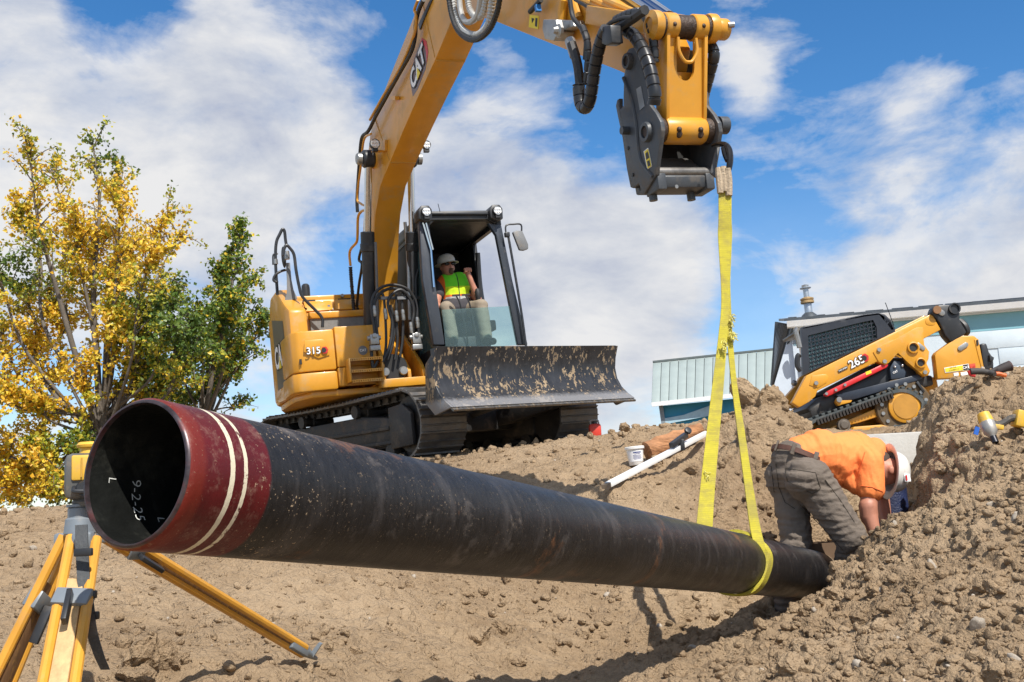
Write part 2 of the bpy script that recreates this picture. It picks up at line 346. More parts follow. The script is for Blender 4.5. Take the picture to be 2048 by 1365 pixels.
YR=yrows(); _t=np.linspace(0,1,29)[1:]; uu=np.r_[-(1+3.5*_t**1.6)[::-1],np.linspace(-1,1,580),1+3.5*_t**1.6]
YG,UG=np.meshgrid(YR,uu,indexing='ij'); XG=UG*(.75+.545*np.maximum(YG,0))
co=surf(XG.ravel(),YG.ravel()).astype(np.float32); nr,ncol=XG.shape
idx=np.arange(nr*ncol).reshape(nr,ncol); q=np.stack([idx[:-1,:-1],idx[:-1,1:],idx[1:,1:],idx[1:,:-1]],-1).reshape(-1,4)
gm=bpy.data.meshes.new('ground'); gm.vertices.add(len(co)); gm.vertices.foreach_set('co',co.ravel()); gm.loops.add(q.size); gm.loops.foreach_set('vertex_index',q.ravel().astype(np.int32))
gm.polygons.add(len(q)); gm.polygons.foreach_set('loop_start',np.arange(0,q.size,4,dtype=np.int32)); gm.polygons.foreach_set('loop_total',np.full(len(q),4,dtype=np.int32)); gm.update(); gm.validate(); gm.shade_smooth()
def soil(name,tint=1.):
    m=bpy.data.materials.new(name); m.use_nodes=True; t=m.node_tree; b=t.nodes['Principled BSDF']; g=N(t,'ShaderNodeNewGeometry'); v=g.outputs['Position']
    big=noise(t,v,.8,6,.62); med=noise(t,v,7,6,.65); fin=noise(t,v,60,5,.7)
    c=ramp(t,big,[(.32,(.29*tint,.202*tint,.122*tint)),(.46,(.37*tint,.264*tint,.163*tint)),(.66,(.455*tint,.335*tint,.215*tint))])
    c=mix(t,mth(t,'MULTIPLY',ramp(t,med,[(.38,1),(.52,0)]),.45),c,(.25*tint,.172*tint,.105*tint))
    c=mix(t,mth(t,'MULTIPLY',ramp(t,fin,[(.55,0),(.72,1)]),.35),c,(.55*tint,.425*tint,.29*tint))
    L(t,c,b.inputs['Base Color']); b.inputs['Roughness'].default_value=.95; b.inputs['Specular IOR Level'].default_value=.15
    bn=N(t,'ShaderNodeBump'); bn.inputs['Strength'].default_value=.9; bn.inputs['Distance'].default_value=.034
    vo=N(t,'ShaderNodeTexVoronoi'); vo.inputs['Scale'].default_value=38; wv=N(t,'ShaderNodeVectorMath',operation='ADD'); L(t,v,wv.inputs[0]); nv=N(t,'ShaderNodeTexNoise'); nv.inputs['Scale'].default_value=30; L(t,v,nv.inputs['Vector']); sc_=N(t,'ShaderNodeVectorMath',operation='SCALE'); sc_.inputs['Scale'].default_value=.03; L(t,nv.outputs['Color'],sc_.inputs[0]); L(t,sc_.outputs[0],wv.inputs[1]); L(t,wv.outputs[0],vo.inputs['Vector'])
    vo2=N(t,'ShaderNodeTexVoronoi'); vo2.inputs['Scale'].default_value=105; L(t,wv.outputs[0],vo2.inputs['Vector'])
    crumb=mth(t,'ADD',mth(t,'MULTIPLY',vo.outputs['Distance'],-.55),mth(t,'MULTIPLY',vo2.outputs['Distance'],-.28))
    L(t,mth(t,'ADD',mth(t,'ADD',noise(t,v,22,8,.72),crumb),mth(t,'MULTIPLY',noise(t,v,140,4,.7),.25)),bn.inputs['Height']); L(t,bn.outputs[0],b.inputs['Normal']); return m
SOIL=soil('dry_brown_soil'); CLOD=soil('soil_clod',1.04); STONE=mat('grey_pebble',(.36,.31,.25),.8,0,.25,9,bump=.2,bs=50)
ground=tag(link('ground',gm,SOIL),'dry brown excavated soil with pit and spoil heaps',kind='structure')
def rock(i,sub,rough):
    bm=bmesh.new(); bmesh.ops.create_icosphere(bm,subdivisions=sub,radius=1); r=random.Random(i*7+sub)
    sx,sy,sz=r.uniform(.8,1.25),r.uniform(.75,1.2),r.uniform(.55,.85); o=r.uniform(0,90)
    pl=[(Vector((r.gauss(0,1),r.gauss(0,1),r.gauss(0,1))).normalized(),r.uniform(.45,.85)) for _ in range(9)]
    for v in bm.verts:
        p=v.co.copy()
        for n,d in pl:
            k=p.dot(n)-d
            if k>0: p-=n*k*.85
        w=1+.10*math.sin(p.x*11+o*1.7)*math.sin(p.y*12+o)*math.sin(p.z*10-o)*(sub>2)+rough*(math.sin(p.x*5+o)*math.cos(p.y*6+o*2)+.6*math.sin(p.z*9+o*3+p.x*7))
        v.co=Vector((p.x*sx*w,p.y*sy*w,p.z*sz*w))
    me=bpy.data.meshes.new('dirt_clod'); bm.to_mesh(me); bm.free(); return me
BIG=[rock(i,4,.05) for i in range(8)]
for m_ in BIG:
    c_=np.array([v.co[:] for v in m_.vertices]); n_=np.array([v.normal[:] for v in m_.vertices]); d_=fbm(c_[:,0]*3+c_[:,2]*1.7+9,c_[:,1]*3-c_[:,2]*2.1,5,4,.6)*.16+np.abs(fbm(c_[:,0]*6-c_[:,2]*4,c_[:,1]*6+c_[:,2]*3,15,3,.6))*-.12; c_=c_+n_*d_[:,None]; m_.vertices.foreach_set('co',c_.astype(np.float32).ravel()); m_.update()
for m_ in BIG: m_.materials.append(CLOD); m_.shade_smooth(); m_.set_sharp_from_angle(angle=math.radians(40))
def vis_pts(n,rng,dens):
    xs=[];ys=[]
    while len(xs)<n:
        px=rng.uniform(-60,2108,4000); y=np.exp(rng.uniform(math.log(2.4),math.log(13),4000)); x=(px-1024)/FPX*y*1.02
        k=rng.uniform(0,1,4000)<dens(x,y); xs+=list(x[k]); ys+=list(y[k])
    return np.array(xs[:n]),np.array(ys[:n])
def dens(x,y):
    heap=np.clip((x-.5-.25*(y-5))/.7,0,1)*np.clip((10.5-y),0,1)
    bank=np.clip((x+1)/1.5,0,1)*np.clip(y-5,0,1)*np.clip((11-y)/2,0,1)
    patch=np.clip(fbm(x*.8,y*.8,91,2)*1.6+.35,0,1)
    return np.clip(.15+.85*heap+.42*bank*patch+.16*patch,0,1)
def hit(px,py,y0=2.3,y1=16.):
    r=ray(px,py); yy=np.linspace(y0,y1,2400); zz=r.z/r.y*yy; h=height(r.x/r.y*yy,yy); k=np.nonzero(h>=zz)[0]
    return float(yy[k[0]]) if len(k) else None
# the biggest clods are children of the ground, one object each
cx,cy=vis_pts(268,np.random.RandomState(5),lambda x,y:dens(x,y)**1.6)
_s=surf(cx,cy); cx,cy,cz=_s[:,0],_s[:,1],_s[:,2]
for i in range(len(cx)):
    o=bpy.data.objects.new('dirt_clod',BIG[i%8]); COL.objects.link(o); o.parent=ground; s=random.choice((.018,.022,.027,.033,.042,.056))*random.uniform(.8,1.2)*(1+.05*(cy[i]-4))
    o.location=(cx[i],cy[i],cz[i]+s*.25); o.rotation_euler=(random.uniform(0,6),random.uniform(0,6),random.uniform(0,6)); o.scale=(s,s,s)
for (px,py,s,emb) in [(1492,802,.17,.2),(1545,808,.16,.2),(1590,862,.2,-.2),(1560,872,.16,-.2),(1515,862,.18,-.3),(1250,860,.06,.3),(1225,868,.035,.3),(1180,873,.05,.1),(955,1275,.10,-.1),(1000,1258,.05,.1),(282,1330,.09,.25),(322,1334,.075,.3),(362,1326,.035,.3),(270,1360,.06,.2),(1585,1340,.055,.1),(1560,1320,.04,.2),(1720,1245,.06,.1),(1850,1300,.055,.1),(1835,1170,.05,.1),(1860,1335,.05,.1),(2000,1320,.055,.0),(1700,1180,.06,.1),(1670,1195,.07,.1),(1740,1150,.055,.1),(1885,900,.06,.1),(1880,940,.07,.0),(1885,800,.06,.2),(1820,1095,.05,.1),(1870,1010,.06,.1),(1915,775,.05,.3),(1785,1125,.05,.2)]:
    Yh=hit(px,py,2.3,10.8)
    if Yh is None: Yh=9.6
    p=P(px,py,Yh); o=bpy.data.objects.new('dirt_clod',BIG[(px*7+py)%8]); COL.objects.link(o); o.parent=ground
    o.location=(p.x,p.y,p.z+s*emb); o.rotation_euler=(px,py,px+py); o.scale=(s,s*.95,s)
rs_=np.random.RandomState(77); sx_,sy_=vis_pts(46,rs_,lambda x,y:dens(x,y)**2); ss_=surf(sx_,sy_)
STN=[rock(200+i,3,.04) for i in range(4)]
for m_ in STN: m_.name='stone'; m_.materials.append(STONE); m_.shade_smooth(); m_.set_sharp_from_angle(angle=math.radians(50))
for i,p in enumerate(ss_):
    o=bpy.data.objects.new('stone',STN[i%4]); COL.objects.link(o); o.parent=ground; s=rs_.uniform(.014,.034); o.location=(p[0],p[1],p[2]+s*.2); o.rotation_euler=rs_.uniform(0,6,3); o.scale=(s*1.2,s,s*.8)
def scatter(name,n,seed,slo,shi,dn,m,label,sub=0):
    r=np.random.RandomState(seed); x,y=vis_pts(n,r,dn); _s=surf(x,y); x,y,z=_s[:,0],_s[:,1],_s[:,2]
    base=[]
    for i in range(10):
        me=rock(40+i,sub+1,.1); bv=np.array([v.co[:] for v in me.vertices]); bf=np.array([p.vertices[:] for p in me.polygons]); base.append((bv,bf)); bpy.data.meshes.remove(me)
    V=[];Fc=[];off=0; s=slo*(shi/slo)**(r.uniform(0,1,n)**2.2)*(1+.10*(y-4)); ang=r.uniform(0,6.28,(n,2))
    for i in range(n):
        bv,bf=base[i%10]; ca,sa=math.cos(ang[i,0]),math.sin(ang[i,0]); cb,sb=math.cos(ang[i,1]),math.sin(ang[i,1])
        R=np.array([[ca,-sa*cb,sa*sb],[sa,ca*cb,-ca*sb],[0,sb,cb]]); V.append(bv@R.T*s[i]+[x[i],y[i],z[i]+s[i]*.25]); Fc.append(bf+off); off+=len(bv)
    V=np.concatenate(V).astype(np.float32); Fc=np.concatenate(Fc).astype(np.int32)
    me=bpy.data.meshes.new(name); me.vertices.add(len(V)); me.vertices.foreach_set('co',V.ravel()); me.loops.add(Fc.size); me.loops.foreach_set('vertex_index',Fc.ravel())
    me.polygons.add(len(Fc)); me.polygons.foreach_set('loop_start',np.arange(0,Fc.size,3,dtype=np.int32)); me.polygons.foreach_set('loop_total',np.full(len(Fc),3,dtype=np.int32)); me.update(); me.validate()
    return tag(link(name,me,m,ground),label,kind='stuff')
scatter('loose_crumbs',11000,3,.006,.034,dens,CLOD,'loose crumbs of dry soil',1)
scatter('fine_crumbs',16000,4,.003,.010,lambda x,y:np.clip(dens(x,y)+.12,0,1),CLOD,'fine crumbs of dry soil',0)
scatter('pebbles',260,8,.006,.020,dens,STONE,'small pale pebbles in the soil')
# ------------------------------------------------------------------ pipe
PP0=Vector((-.7745,2.136,.1086)); PP1=Vector((1.968,7.173,-.555)); PA=(PP1-PP0).normalized(); PR=.155; PLEN=(PP1-PP0).length+.55
_e1=PA.cross(Vector((0,0,1))).normalized(); _e2=_e1.cross(PA).normalized()   # e1 right of the axis, e2 up
PM=Matrix.Translation(PP0)@Matrix(((PA.x,_e1.x,_e2.x,0),(PA.y,_e1.y,_e2.y,0),(PA.z,_e1.z,_e2.z,0),(0,0,0,1)))
pipe=root('steel_pipe',PM,'long black coated steel pipe with a dark red end, hanging in the yellow sling','pipe')
def pipe_mat():
    m=bpy.data.materials.new('pipe_coating'); m.use_nodes=True; t=m.node_tree; b=t.nodes['Principled BSDF']; tcn=N(t,'ShaderNodeTexCoord'); v=tcn.outputs['Object']
    se=N(t,'ShaderNodeSeparateXYZ'); L(t,v,se.inputs[0]); x=se.outputs[0]
    ang=mth(t,'ARCTAN2',se.outputs[2],se.outputs[1])
    wob=mth(t,'MULTIPLY',mth(t,'SUBTRACT',noise(t,v,14,4,.6),.5),.02); xw=mth(t,'ADD',x,wob)
    w1=mth(t,'ADD',x,mth(t,'MULTIPLY',mth(t,'SUBTRACT',noise(t,v,40,3,.6),.5),.006))
    # wound tape: fine rings along the axis, slightly spiral
    cb=N(t,'ShaderNodeCombineXYZ'); L(t,mth(t,'ADD',x,mth(t,'MULTIPLY',ang,.012)),cb.inputs[0]); L(t,mth(t,'MULTIPLY',ang,.05),cb.inputs[1])
    rings=noise(t,cb.outputs[0],60,5,.75); rings2=noise(t,cb.outputs[0],9,5,.65)
    scuff=noise(t,v,5,8,.7); sp=noise(t,v,120,3,.65); 
    c=ramp(t,rings,[(.3,(.004,.004,.005)),(.75,(.022,.021,.022))])
    c=mix(t,mth(t,'MULTIPLY',ramp(t,rings2,[(.52,0),(.72,1)]),.45),c,(.10,.09,.088))
    c=mix(t,mth(t,'MULTIPLY',ramp(t,scuff,[(.58,0),(.70,1)]),.5),c,(.19,.165,.15))
    rust=mth(t,'MULTIPLY',ramp(t,noise(t,v,3.3,6,.7,.4),[(.60,0),(.67,1)]),ramp(t,rings,[(.4,.2),(.6,1)])); c=mix(t,mth(t,'MULTIPLY',rust,.75),c,(.20,.08,.03))
    red=ramp(t,noise(t,v,9,7,.7),[(.3,(.060,.004,.006)),(.75,(.115,.007,.009))])
    red=mix(t,mth(t,'MULTIPLY',ramp(t,noise(t,v,24,7,.75),[(.53,0),(.72,1)]),.5),red,(.27,.17,.13))
    red=mix(t,mth(t,'MULTIPLY',ramp(t,xw,[(.030,1),(.045,0)]),.7),red,(.16,.018,.01))
    redm=ramp(t,w1,[(.226,1),(.2275,0)]); c=mix(t,redm,c,red)
    s1=mth(t,'MULTIPLY',mth(t,'GREATER_THAN',w1,.106),mth(t,'LESS_THAN',w1,.1195)); s2=mth(t,'MULTIPLY',mth(t,'GREATER_THAN',w1,.146),mth(t,'LESS_THAN',w1,.1565))
    worn=ramp(t,noise(t,v,30,6,.75),[(.36,.0),(.44,1)]); c=mix(t,mth(t,'MULTIPLY',mth(t,'ADD',s1,s2,clamp=True),worn),c,(.62,.56,.42))
    mudz=ramp(t,mth(t,'ADD',xw,mth(t,'MULTIPLY',noise(t,v,6,3,.5),.12)),[(.18,.25),(.32,1),(.42,1),(.6,.25)])
    clm=ramp(t,noise(t,v,11,4,.6),[(.42,.15),(.62,1)]); mud=mth(t,'MULTIPLY',ramp(t,mth(t,'ADD',sp,mth(t,'MULTIPLY',clm,.08)),[(.685,0),(.725,1)]),mudz); c=mix(t,mth(t,'MULTIPLY',mud,.9),c,(.42,.31,.20))
    dust=mth(t,'MULTIPLY',ramp(t,se.outputs[2],[(.5,0),(.66,1)]),.0); c=mix(t,dust,c,(.3,.2,.15))
    far=mth(t,'MULTIPLY',mth(t,'GREATER_THAN',w1,5.62),mth(t,'LESS_THAN',w1,5.66)); c=mix(t,mth(t,'MULTIPLY',far,worn),c,(.3,.24,.17))
    b.inputs['Specular IOR Level'].default_value=.3; L(t,c,b.inputs['Base Color']); L(t,mth(t,'ADD',.20,mth(t,'MULTIPLY',scuff,.4)),b.inputs['Roughness'])
    bn=N(t,'ShaderNodeBump'); bn.inputs['Strength'].default_value=.35; bn.inputs['Distance'].default_value=.004
    hgt=mth(t,'ADD',mth(t,'MULTIPLY',rings,.9),mth(t,'ADD',mth(t,'MULTIPLY',mud,1.6),mth(t,'MULTIPLY',noise(t,v,160,3,.6),.35))); L(t,hgt,bn.inputs['Height']); L(t,bn.outputs[0],b.inputs['Normal']); return m
PIN=mat('pipe_bore',(.013,.014,.013),.36,.1,.5,7,bump=.15,bs=70,dust=.5,ds=9,dlev=.52,dcol=(.05,.05,.04),spec=.35)
RIM=mat('pipe_bevel_steel',(.07,.055,.06),.35,.6,.5,30,dust=.5,ds=18,dlev=.5,dcol=(.13,.02,.02))
NS=96; xs=[.006,.02]+list(np.linspace(.06,PLEN,60))
MB().lathe([(PR-.004,.0)]+[(PR,x) for x in xs],(0,0,0),(1,0,0),NS).build('pipe_wall',pipe_mat(),pipe,ang=60)
MB().lathe([(PR-.0135,x) for x in np.linspace(.004,PLEN,40)],(0,0,0),(1,0,0),NS).build('pipe_bore',PIN,pipe,ang=60)
MB().lathe([(PR-.004,-.0),(PR-.0075,-.006),(PR-.0115,-.006),(PR-.0135,.004)],(0,0,0),(1,0,0),NS).build('bevelled_rim',RIM,pipe,ang=60)
# remove the end caps the lathe made on open shells
for o in pipe.children:
    bm=bmesh.new(); bm.from_mesh(o.data); bmesh.ops.delete(bm,geom=[f for f in bm.faces if len(f.verts)>6],context='FACES'); bm.to_mesh(o.data); bm.free()
CHALK=mat('chalk_writing',(.75,.76,.72),.9,0,.2,80)
def bore_text(st,ang0,x0,h):
    c=bpy.data.curves.new('t','FONT'); c.body=st; c.size=1; c.align_x='CENTER'; c.align_y='CENTER'; c.offset=-.012; c.resolution_u=2
    to=bpy.data.objects.new('t',c); me=bpy.data.meshes.new_from_object(to); bpy.data.objects.remove(to)
    bm=bmesh.new(); bm.from_mesh(me); bmesh.ops.subdivide_edges(bm,edges=[e for e in bm.edges if e.calc_length()>.25],cuts=2); bm.to_mesh(me); bm.free()
    r=PR-.0150
    for v in me.vertices:
        a=ang0+v.co.x*h/.7/r; v.co=Vector((x0+v.co.y*h/.7,r*math.cos(a),r*math.sin(a)))
    link('chalk_writing',me,CHALK,pipe)
bore_text('9-2-25',math.radians(196),.125,.026); bore_text('L',math.radians(180),.060,.02); bore_text('L',math.radians(212),.185,.022)
# ------------------------------------------------------------------ excavator
U=Fr((-1.6,13.3,.64),21.5,4); T=Fr((-1.25,13.45,.60),39.5,3.5)
exc=root('excavator',U.M,'large yellow excavator with raised boom and front dozer blade on the crest','excavator')
U_T=U.I@T.M     # undercarriage coordinates into the excavator's own frame
def und(o): o.matrix_local=U_T; return o
# --- undercarriage: two tracks with their shoes, rollers and frames
sm=MB(); sm.bb((-.30,-.082,-.012),(.30,.082,.012)); sm.prism([(-.30,-.075,.012),(-.30,-.055,.012),(-.30,-.062,.032),(-.30,-.070,.032)],(.6,0,0)); sm.prism([(-.30,.0,.012),(-.30,.02,.012),(-.30,.014,.030),(-.30,.006,.030)],(.6,0,0))
sm.bb((-.30,.080,-.02),(.30,.09,.004))
SHM=sm.mesh('track_shoe'); SHM.materials.append(SHO)
R1,ZC,YF,YB=.375,.425,-1.60,1.55
def loop(s):
    Lr=YB-YF; per=2*Lr+2*math.pi*R1; s%=per
    if s<Lr: return Vector((0,YF+s,ZC+R1)),0.
    s-=Lr
    if s<math.pi*R1: a=s/R1; return Vector((0,YB+R1*math.sin(a),ZC+R1*math.cos(a))),a
    s-=math.pi*R1
    if s<Lr: return Vector((0,YB-s,ZC-R1)),math.pi
    s-=Lr; a=math.pi+s/R1; return Vector((0,YF+R1*math.sin(a),ZC+R1*math.cos(a))),a
PER=2*(YB-YF)+2*math.pi*R1; NSH=50
for sx in (-1,1):
    X=sx*.995
    fm=MB(); fm.bb((X-.17,YF+.30,.20),(X+.17,YB-.1,.46)); fm.prism([(X-.20,YF+.25,.22),(X-.20,YF+.25,.52),(X-.20,YF+.95,.60),(X-.20,YB-.5,.60),(X-.20,YB-.25,.5),(X-.20,YB-.25,.22)],(.4,0,0))
    tr=und(fm.build('track',DRK,exc,.02)); tr['label']='crawler track with steel shoes'+(' on the near side' if sx<0 else ' on the far side')
    g=MB(); g.prism([(X+sx*.21,YF-.14,.20),(X+sx*.21,YF-.14,.55),(X+sx*.21,YF+.02,.66),(X+sx*.21,YF+.30,.64),(X+sx*.21,YF+.30,.18)],(sx*.05,0,0)); link('idler_guard',g.mesh('idler_guard',.01),DRK,tr)
    rl=MB(); rl.bb((X+sx*.2,YF+.35,.40),(X+sx*.235,YB-.3,.44)); rl.bb((X+sx*.2,YF+.35,.24),(X+sx*.225,YB-.3,.28)); link('frame_rail',rl.mesh('frame_rail',.005),DRK,tr)
    link('idler',MB().lathe([(.05,-.17),(.31,-.17),(.35,-.10),(.35,.10),(.31,.17),(.05,.17)],(X,YF,ZC),(1,0,0),28).mesh('idler'),DRK,tr)
    link('sprocket',MB().lathe([(.05,-.2),(.24,-.2),(.33,-.10),(.33,.10),(.24,.2),(.05,.2)],(X,YB,ZC),(1,0,0),28).mesh('sprocket'),DRK,tr)
    for y in (-.55,.75): link('carrier_roller',MB().lathe([(.05,-.24),(.075,-.24),(.08,-.20),(.055,-.19),(.055,-.1),(.075,-.09),(.075,.09),(.055,.1),(.055,.2),(.02,.22)],(X,y,.665),(1,0,0),18).mesh('carrier_roller'),DRK,tr)
    for k in range(7): link('track_roller',MB().lathe([(.03,-.2),(.09,-.2),(.1,-.12),(.08,-.1),(.08,.1),(.1,.12),(.09,.2),(.03,.2)],(X,YF+.42+k*.39,.155),(1,0,0),16).mesh('track_roller'),DRK,tr)
    for k in range(NSH):
        p,a=loop((k+.3)*PER/NSH); 
        sag=0
        if abs(a)<1e-6: sag=-.05*math.sin(math.pi*(p.y-YF)/(YB-YF))*(1 if abs(p.y)>.2 else .9)*.5
        o=bpy.data.objects.new('track_shoe',SHM); COL.objects.link(o); o.parent=tr; o.location=(X,p.y,p.z+sag); o.rotation_euler=(-a,0,0)
    ch=MB()
    for k in range(NSH):
        p,a=loop((k+.3)*PER/NSH); R=Matrix.Rotation(-a,3,'X')
        sag=-.05*math.sin(math.pi*(p.y-YF)/(YB-YF))*.5 if abs(a)<1e-6 else 0
        for q in (-.085,.085): ch.box(Vector((X+q,p.y,p.z+sag))+R@Vector((0,0,-.05)),(.04,.15,.075),R)
        ch.cyl(Vector((X-.14,p.y,p.z+sag))+R@Vector((0,.087,-.05)),Vector((X+.14,p.y,p.z+sag))+R@Vector((0,.087,-.05)),.026,8)
    tag(link('track_chain',ch.mesh('track_chain',merge=False),DRK,tr),None,kind='stuff')
cf=MB(); cf.bb((-.85,-.75,.42),(.85,.75,.62)); cf.bb((-.85,-.95,.33),(.85,-.55,.58)); cf.bb((-.85,.55,.33),(.85,.95,.58)); und(cf.build('carbody',DRK,exc,.03))
und(MB().lathe([(.62,0),(.66,.02),(.66,.16),(.60,.22)],(-.1,.05,.62),(0,0,1),40).build('swing_bearing',DRK,exc))
# --- dozer blade
BW=1.30; prof=[(-2.42,1.16),(-2.36,1.02),(-2.335,.90),(-2.35,.78),(-2.41,.67),(-2.50,.585),(-2.60,.515)]
def blade_mat():
    m=bpy.data.materials.new('blade_steel'); m.use_nodes=True; t=m.node_tree; b=t.nodes['Principled BSDF']; tcn=N(t,'ShaderNodeTexCoord'); v=tcn.outputs['Object']
    mp1=N(t,'ShaderNodeMapping'); mp1.inputs['Scale'].default_value=(1,1,.38); mp1.inputs['Rotation'].default_value=(0,.12,0); L(t,v,mp1.inputs[0]); se=N(t,'ShaderNodeSeparateXYZ'); L(t,v,se.inputs[0])
    streak=noise(t,mp1.outputs[0],26,6,.65); clump=noise(t,v,2.6,5,.6); clump2=noise(t,v,11,5,.6)
    c=ramp(t,noise(t,mp1.outputs[0],9,6,.7),[(.3,(.012,.013,.016)),(.7,(.038,.040,.046))])
    hb=ramp(t,se.outputs[2],[(.55,.0),(.64,.25),(.95,.25),(1.1,.1)])
    m1=mth(t,'GREATER_THAN',mth(t,'ADD',streak,mth(t,'MULTIPLY',mth(t,'SUBTRACT',clump,.5),.55)),.575)
    m2=mth(t,'GREATER_THAN',mth(t,'ADD',clump2,mth(t,'MULTIPLY',mth(t,'SUBTRACT',clump,.5),.7)),.64)
    mud=mth(t,'MULTIPLY',mth(t,'MAXIMUM',m1,m2),.9); c=mix(t,mud,c,ramp(t,clump2,[(.3,(.20,.145,.09)),(.7,(.38,.285,.18))]))
    pol=mth(t,'MULTIPLY',ramp(t,mth(t,'ADD',se.outputs[2],mth(t,'MULTIPLY',mth(t,'SUBTRACT',streak,.5),.10)),[(.575,1),(.63,0)]),.8); c=mix(t,pol,c,(.24,.24,.25))
    L(t,c,b.inputs['Base Color']); L(t,mth(t,'ADD',.42,mth(t,'MULTIPLY',mud,.45)),b.inputs['Roughness']); b.inputs['Metallic'].default_value=.15
    bn=N(t,'ShaderNodeBump'); bn.inputs['Strength'].default_value=.5; bn.inputs['Distance'].default_value=.012; L(t,mth(t,'ADD',mud,mth(t,'MULTIPLY',clump2,.4)),bn.inputs['Height']); L(t,bn.outputs[0],b.inputs['Normal']); return m
BLM=blade_mat()
bl=MB(); n=len(prof); vs=[]
for x in (-BW,BW):
    for y,z in prof: vs.append((x,y,z))
    for y,z in prof[::-1]: vs.append((x,y+.025,z+.006))
m=2*n; fs=[(i,(i+1)%m,m+(i+1)%m,m+i) for i in range(m)]+[tuple(range(m)),tuple(range(m,2*m))[::-1]]
bl.add(vs,fs); blade=und(bl.build('dozer_blade',BLM,exc,ang=40))
EDG=mat('worn_cutting_edge',(.16,.155,.15),.38,.7,.35,9,dust=.6,ds=14,dlev=.5,dcol=(.42,.32,.2),stretch=(3,1,1))
e=MB(); e.prism([(-BW-.02,-2.505,.572),(-BW-.02,-2.625,.487),(-BW-.02,-2.610,.470),(-BW-.02,-2.49,.555)],(2*BW+.04,0,0)); link('cutting_edge',e.mesh('cutting_edge'),EDG,blade)
for sx in (-1,1):
    e=MB(); e.prism([(sx*BW,y,z) for y,z in prof]+[(sx*BW,-2.30,.46),(sx*BW,-2.15,.6),(sx*BW,-2.2,1.0)],(sx*.03,0,0)); link('end_plate',e.mesh('end_plate',.004),BLM,blade)
e=MB(); e.bb((-BW+.02,-2.33,1.10),(BW-.02,-2.25,1.16)); e.bb((-BW+.02,-2.30,.75),(BW-.02,-2.18,.82)); link('back_stiffener',e.mesh('back_stiffener'),BLK,blade)
for sx in (-1,1):
    e=MB(); e.bar((sx*.62,-.7,.45),(sx*.75,-2.25,.62),.16,.20); und(e.build('blade_arm',DRK,exc,.015))
e=MB(); e.cyl((-.2,-.8,.55),(-.2,-2.2,.72),.07,16); e.cyl((.2,-.8,.55),(.2,-2.2,.72),.07,16); und(e.build('blade_cylinder',DRK,exc))
for k in range(2):
    e=MB(); e.tube(spline([(-.45+k*.07,-1.2,.7),(-.42+k*.07,-1.5,.66),(-.36+k*.07,-1.65,.58),(-.3+k*.07,-1.75,.62),(-.25+k*.07,-1.9,.72)]),.022,8); und(e.build('blade_hose',STL,exc))
# --- house: side panel, counterweight, hoods
def poly_z(pts,z0,z1): return MB().prism([(x,y,z0) for x,y in pts],(0,0,z1-z0))
cwp=[(-1.25,.42),(-1.25,.75),(-1.12,1.12),(-.75,1.45),(-.3,1.58),(.3,1.58),(.75,1.45),(1.12,1.12),(1.25,.75),(1.25,.42)]
poly_z(cwp,.88,2.05).build('counterweight',YEL,exc,.07)
sp=MB(); sp.prism([(-1.27,.50,.90),(-1.27,.52,2.08),(-1.27,.34,2.25),(-1.27,-.10,2.25),(-1.27,-.58,1.98),(-1.27,-.86,1.86),(-1.27,-.86,.93),(-1.27,-.6,.86)],(.22,0,0)); side=sp.build('side_door',YEL,exc,.045)
side['label']='tall yellow side door with large brand decal'
vent=MB(); vent.prism([(-1.273,.30,1.05),(-1.273,.33,1.95),(-1.273,-.45,1.80),(-1.273,-.5,1.05)],(-.002,0,0)); link('side_decal',vent.mesh('side_decal'),mat('dark_decal',(.10,.09,.08),.35,0,.2),side)
logo(side,(-1.277,-.08,1.42),(0,-1,0),(0,0,1),(-1,0,0),.26)
hp=[(-.42,1.0),(-.42,1.83),(-.34,1.90),(-.10,1.93),(.02,2.12),(.02,2.19),(.95,2.19),(.95,1.0)]
hood=MB().prism([(-1.05,y,z) for y,z in hp],(.93,0,0)).build('engine_hood',YEL,exc,.02)
def on_h(px,py): return U.y(px,py,.0)
a=MB(); a.prism([(-.92,-.115,1.955),(-.92,-.012,2.095),(-.58,-.012,2.095),(-.58,-.115,1.955)],(0,-.018,.012)); link('hood_hatch',a.mesh('hood_hatch',.004),YEL,hood)
a=MB(); a.prism([(-.55,-.118,1.955),(-.52,-.012,2.10),(-.22,-.012,2.10),(-.20,-.118,1.955)],(0,-.018,.012)); link('hood_hatch',a.mesh('hood_hatch',.004),YEL,hood)
for x,y,z in ((-.62,-.07,2.02),(-.24,-.07,2.02),(-.42,.0,2.165)): link('latch_knob',MB().lathe([(0,-.03),(.02,-.03),(.024,-.01),(.024,.01)],(x,y,z),(0,1,0),14).mesh('latch_knob'),STL,hood)
for x in (-.85,-.40): link('hood_hinge',MB().bb((x-.08,-.03,2.10),(x+.08,.0,2.125)).mesh('hood_hinge'),BLK,hood)
MB().bb((-.96,-.52,1.80),(-.22,-.40,1.88)).build('hood_ledge',YEL,exc,.012)
MB().bb((-.95,-.49,1.62),(-.24,-.43,1.80)).build('grille_band',mat('grille_grey',(.17,.17,.165),.5,0,.15,30),exc)
MB().lathe([(0,.0),(.03,.0),(.031,.002),(0,.002)],(-.60,-.105,1.98),(0,-1,.6),16).build('round_label',WHT,exc)
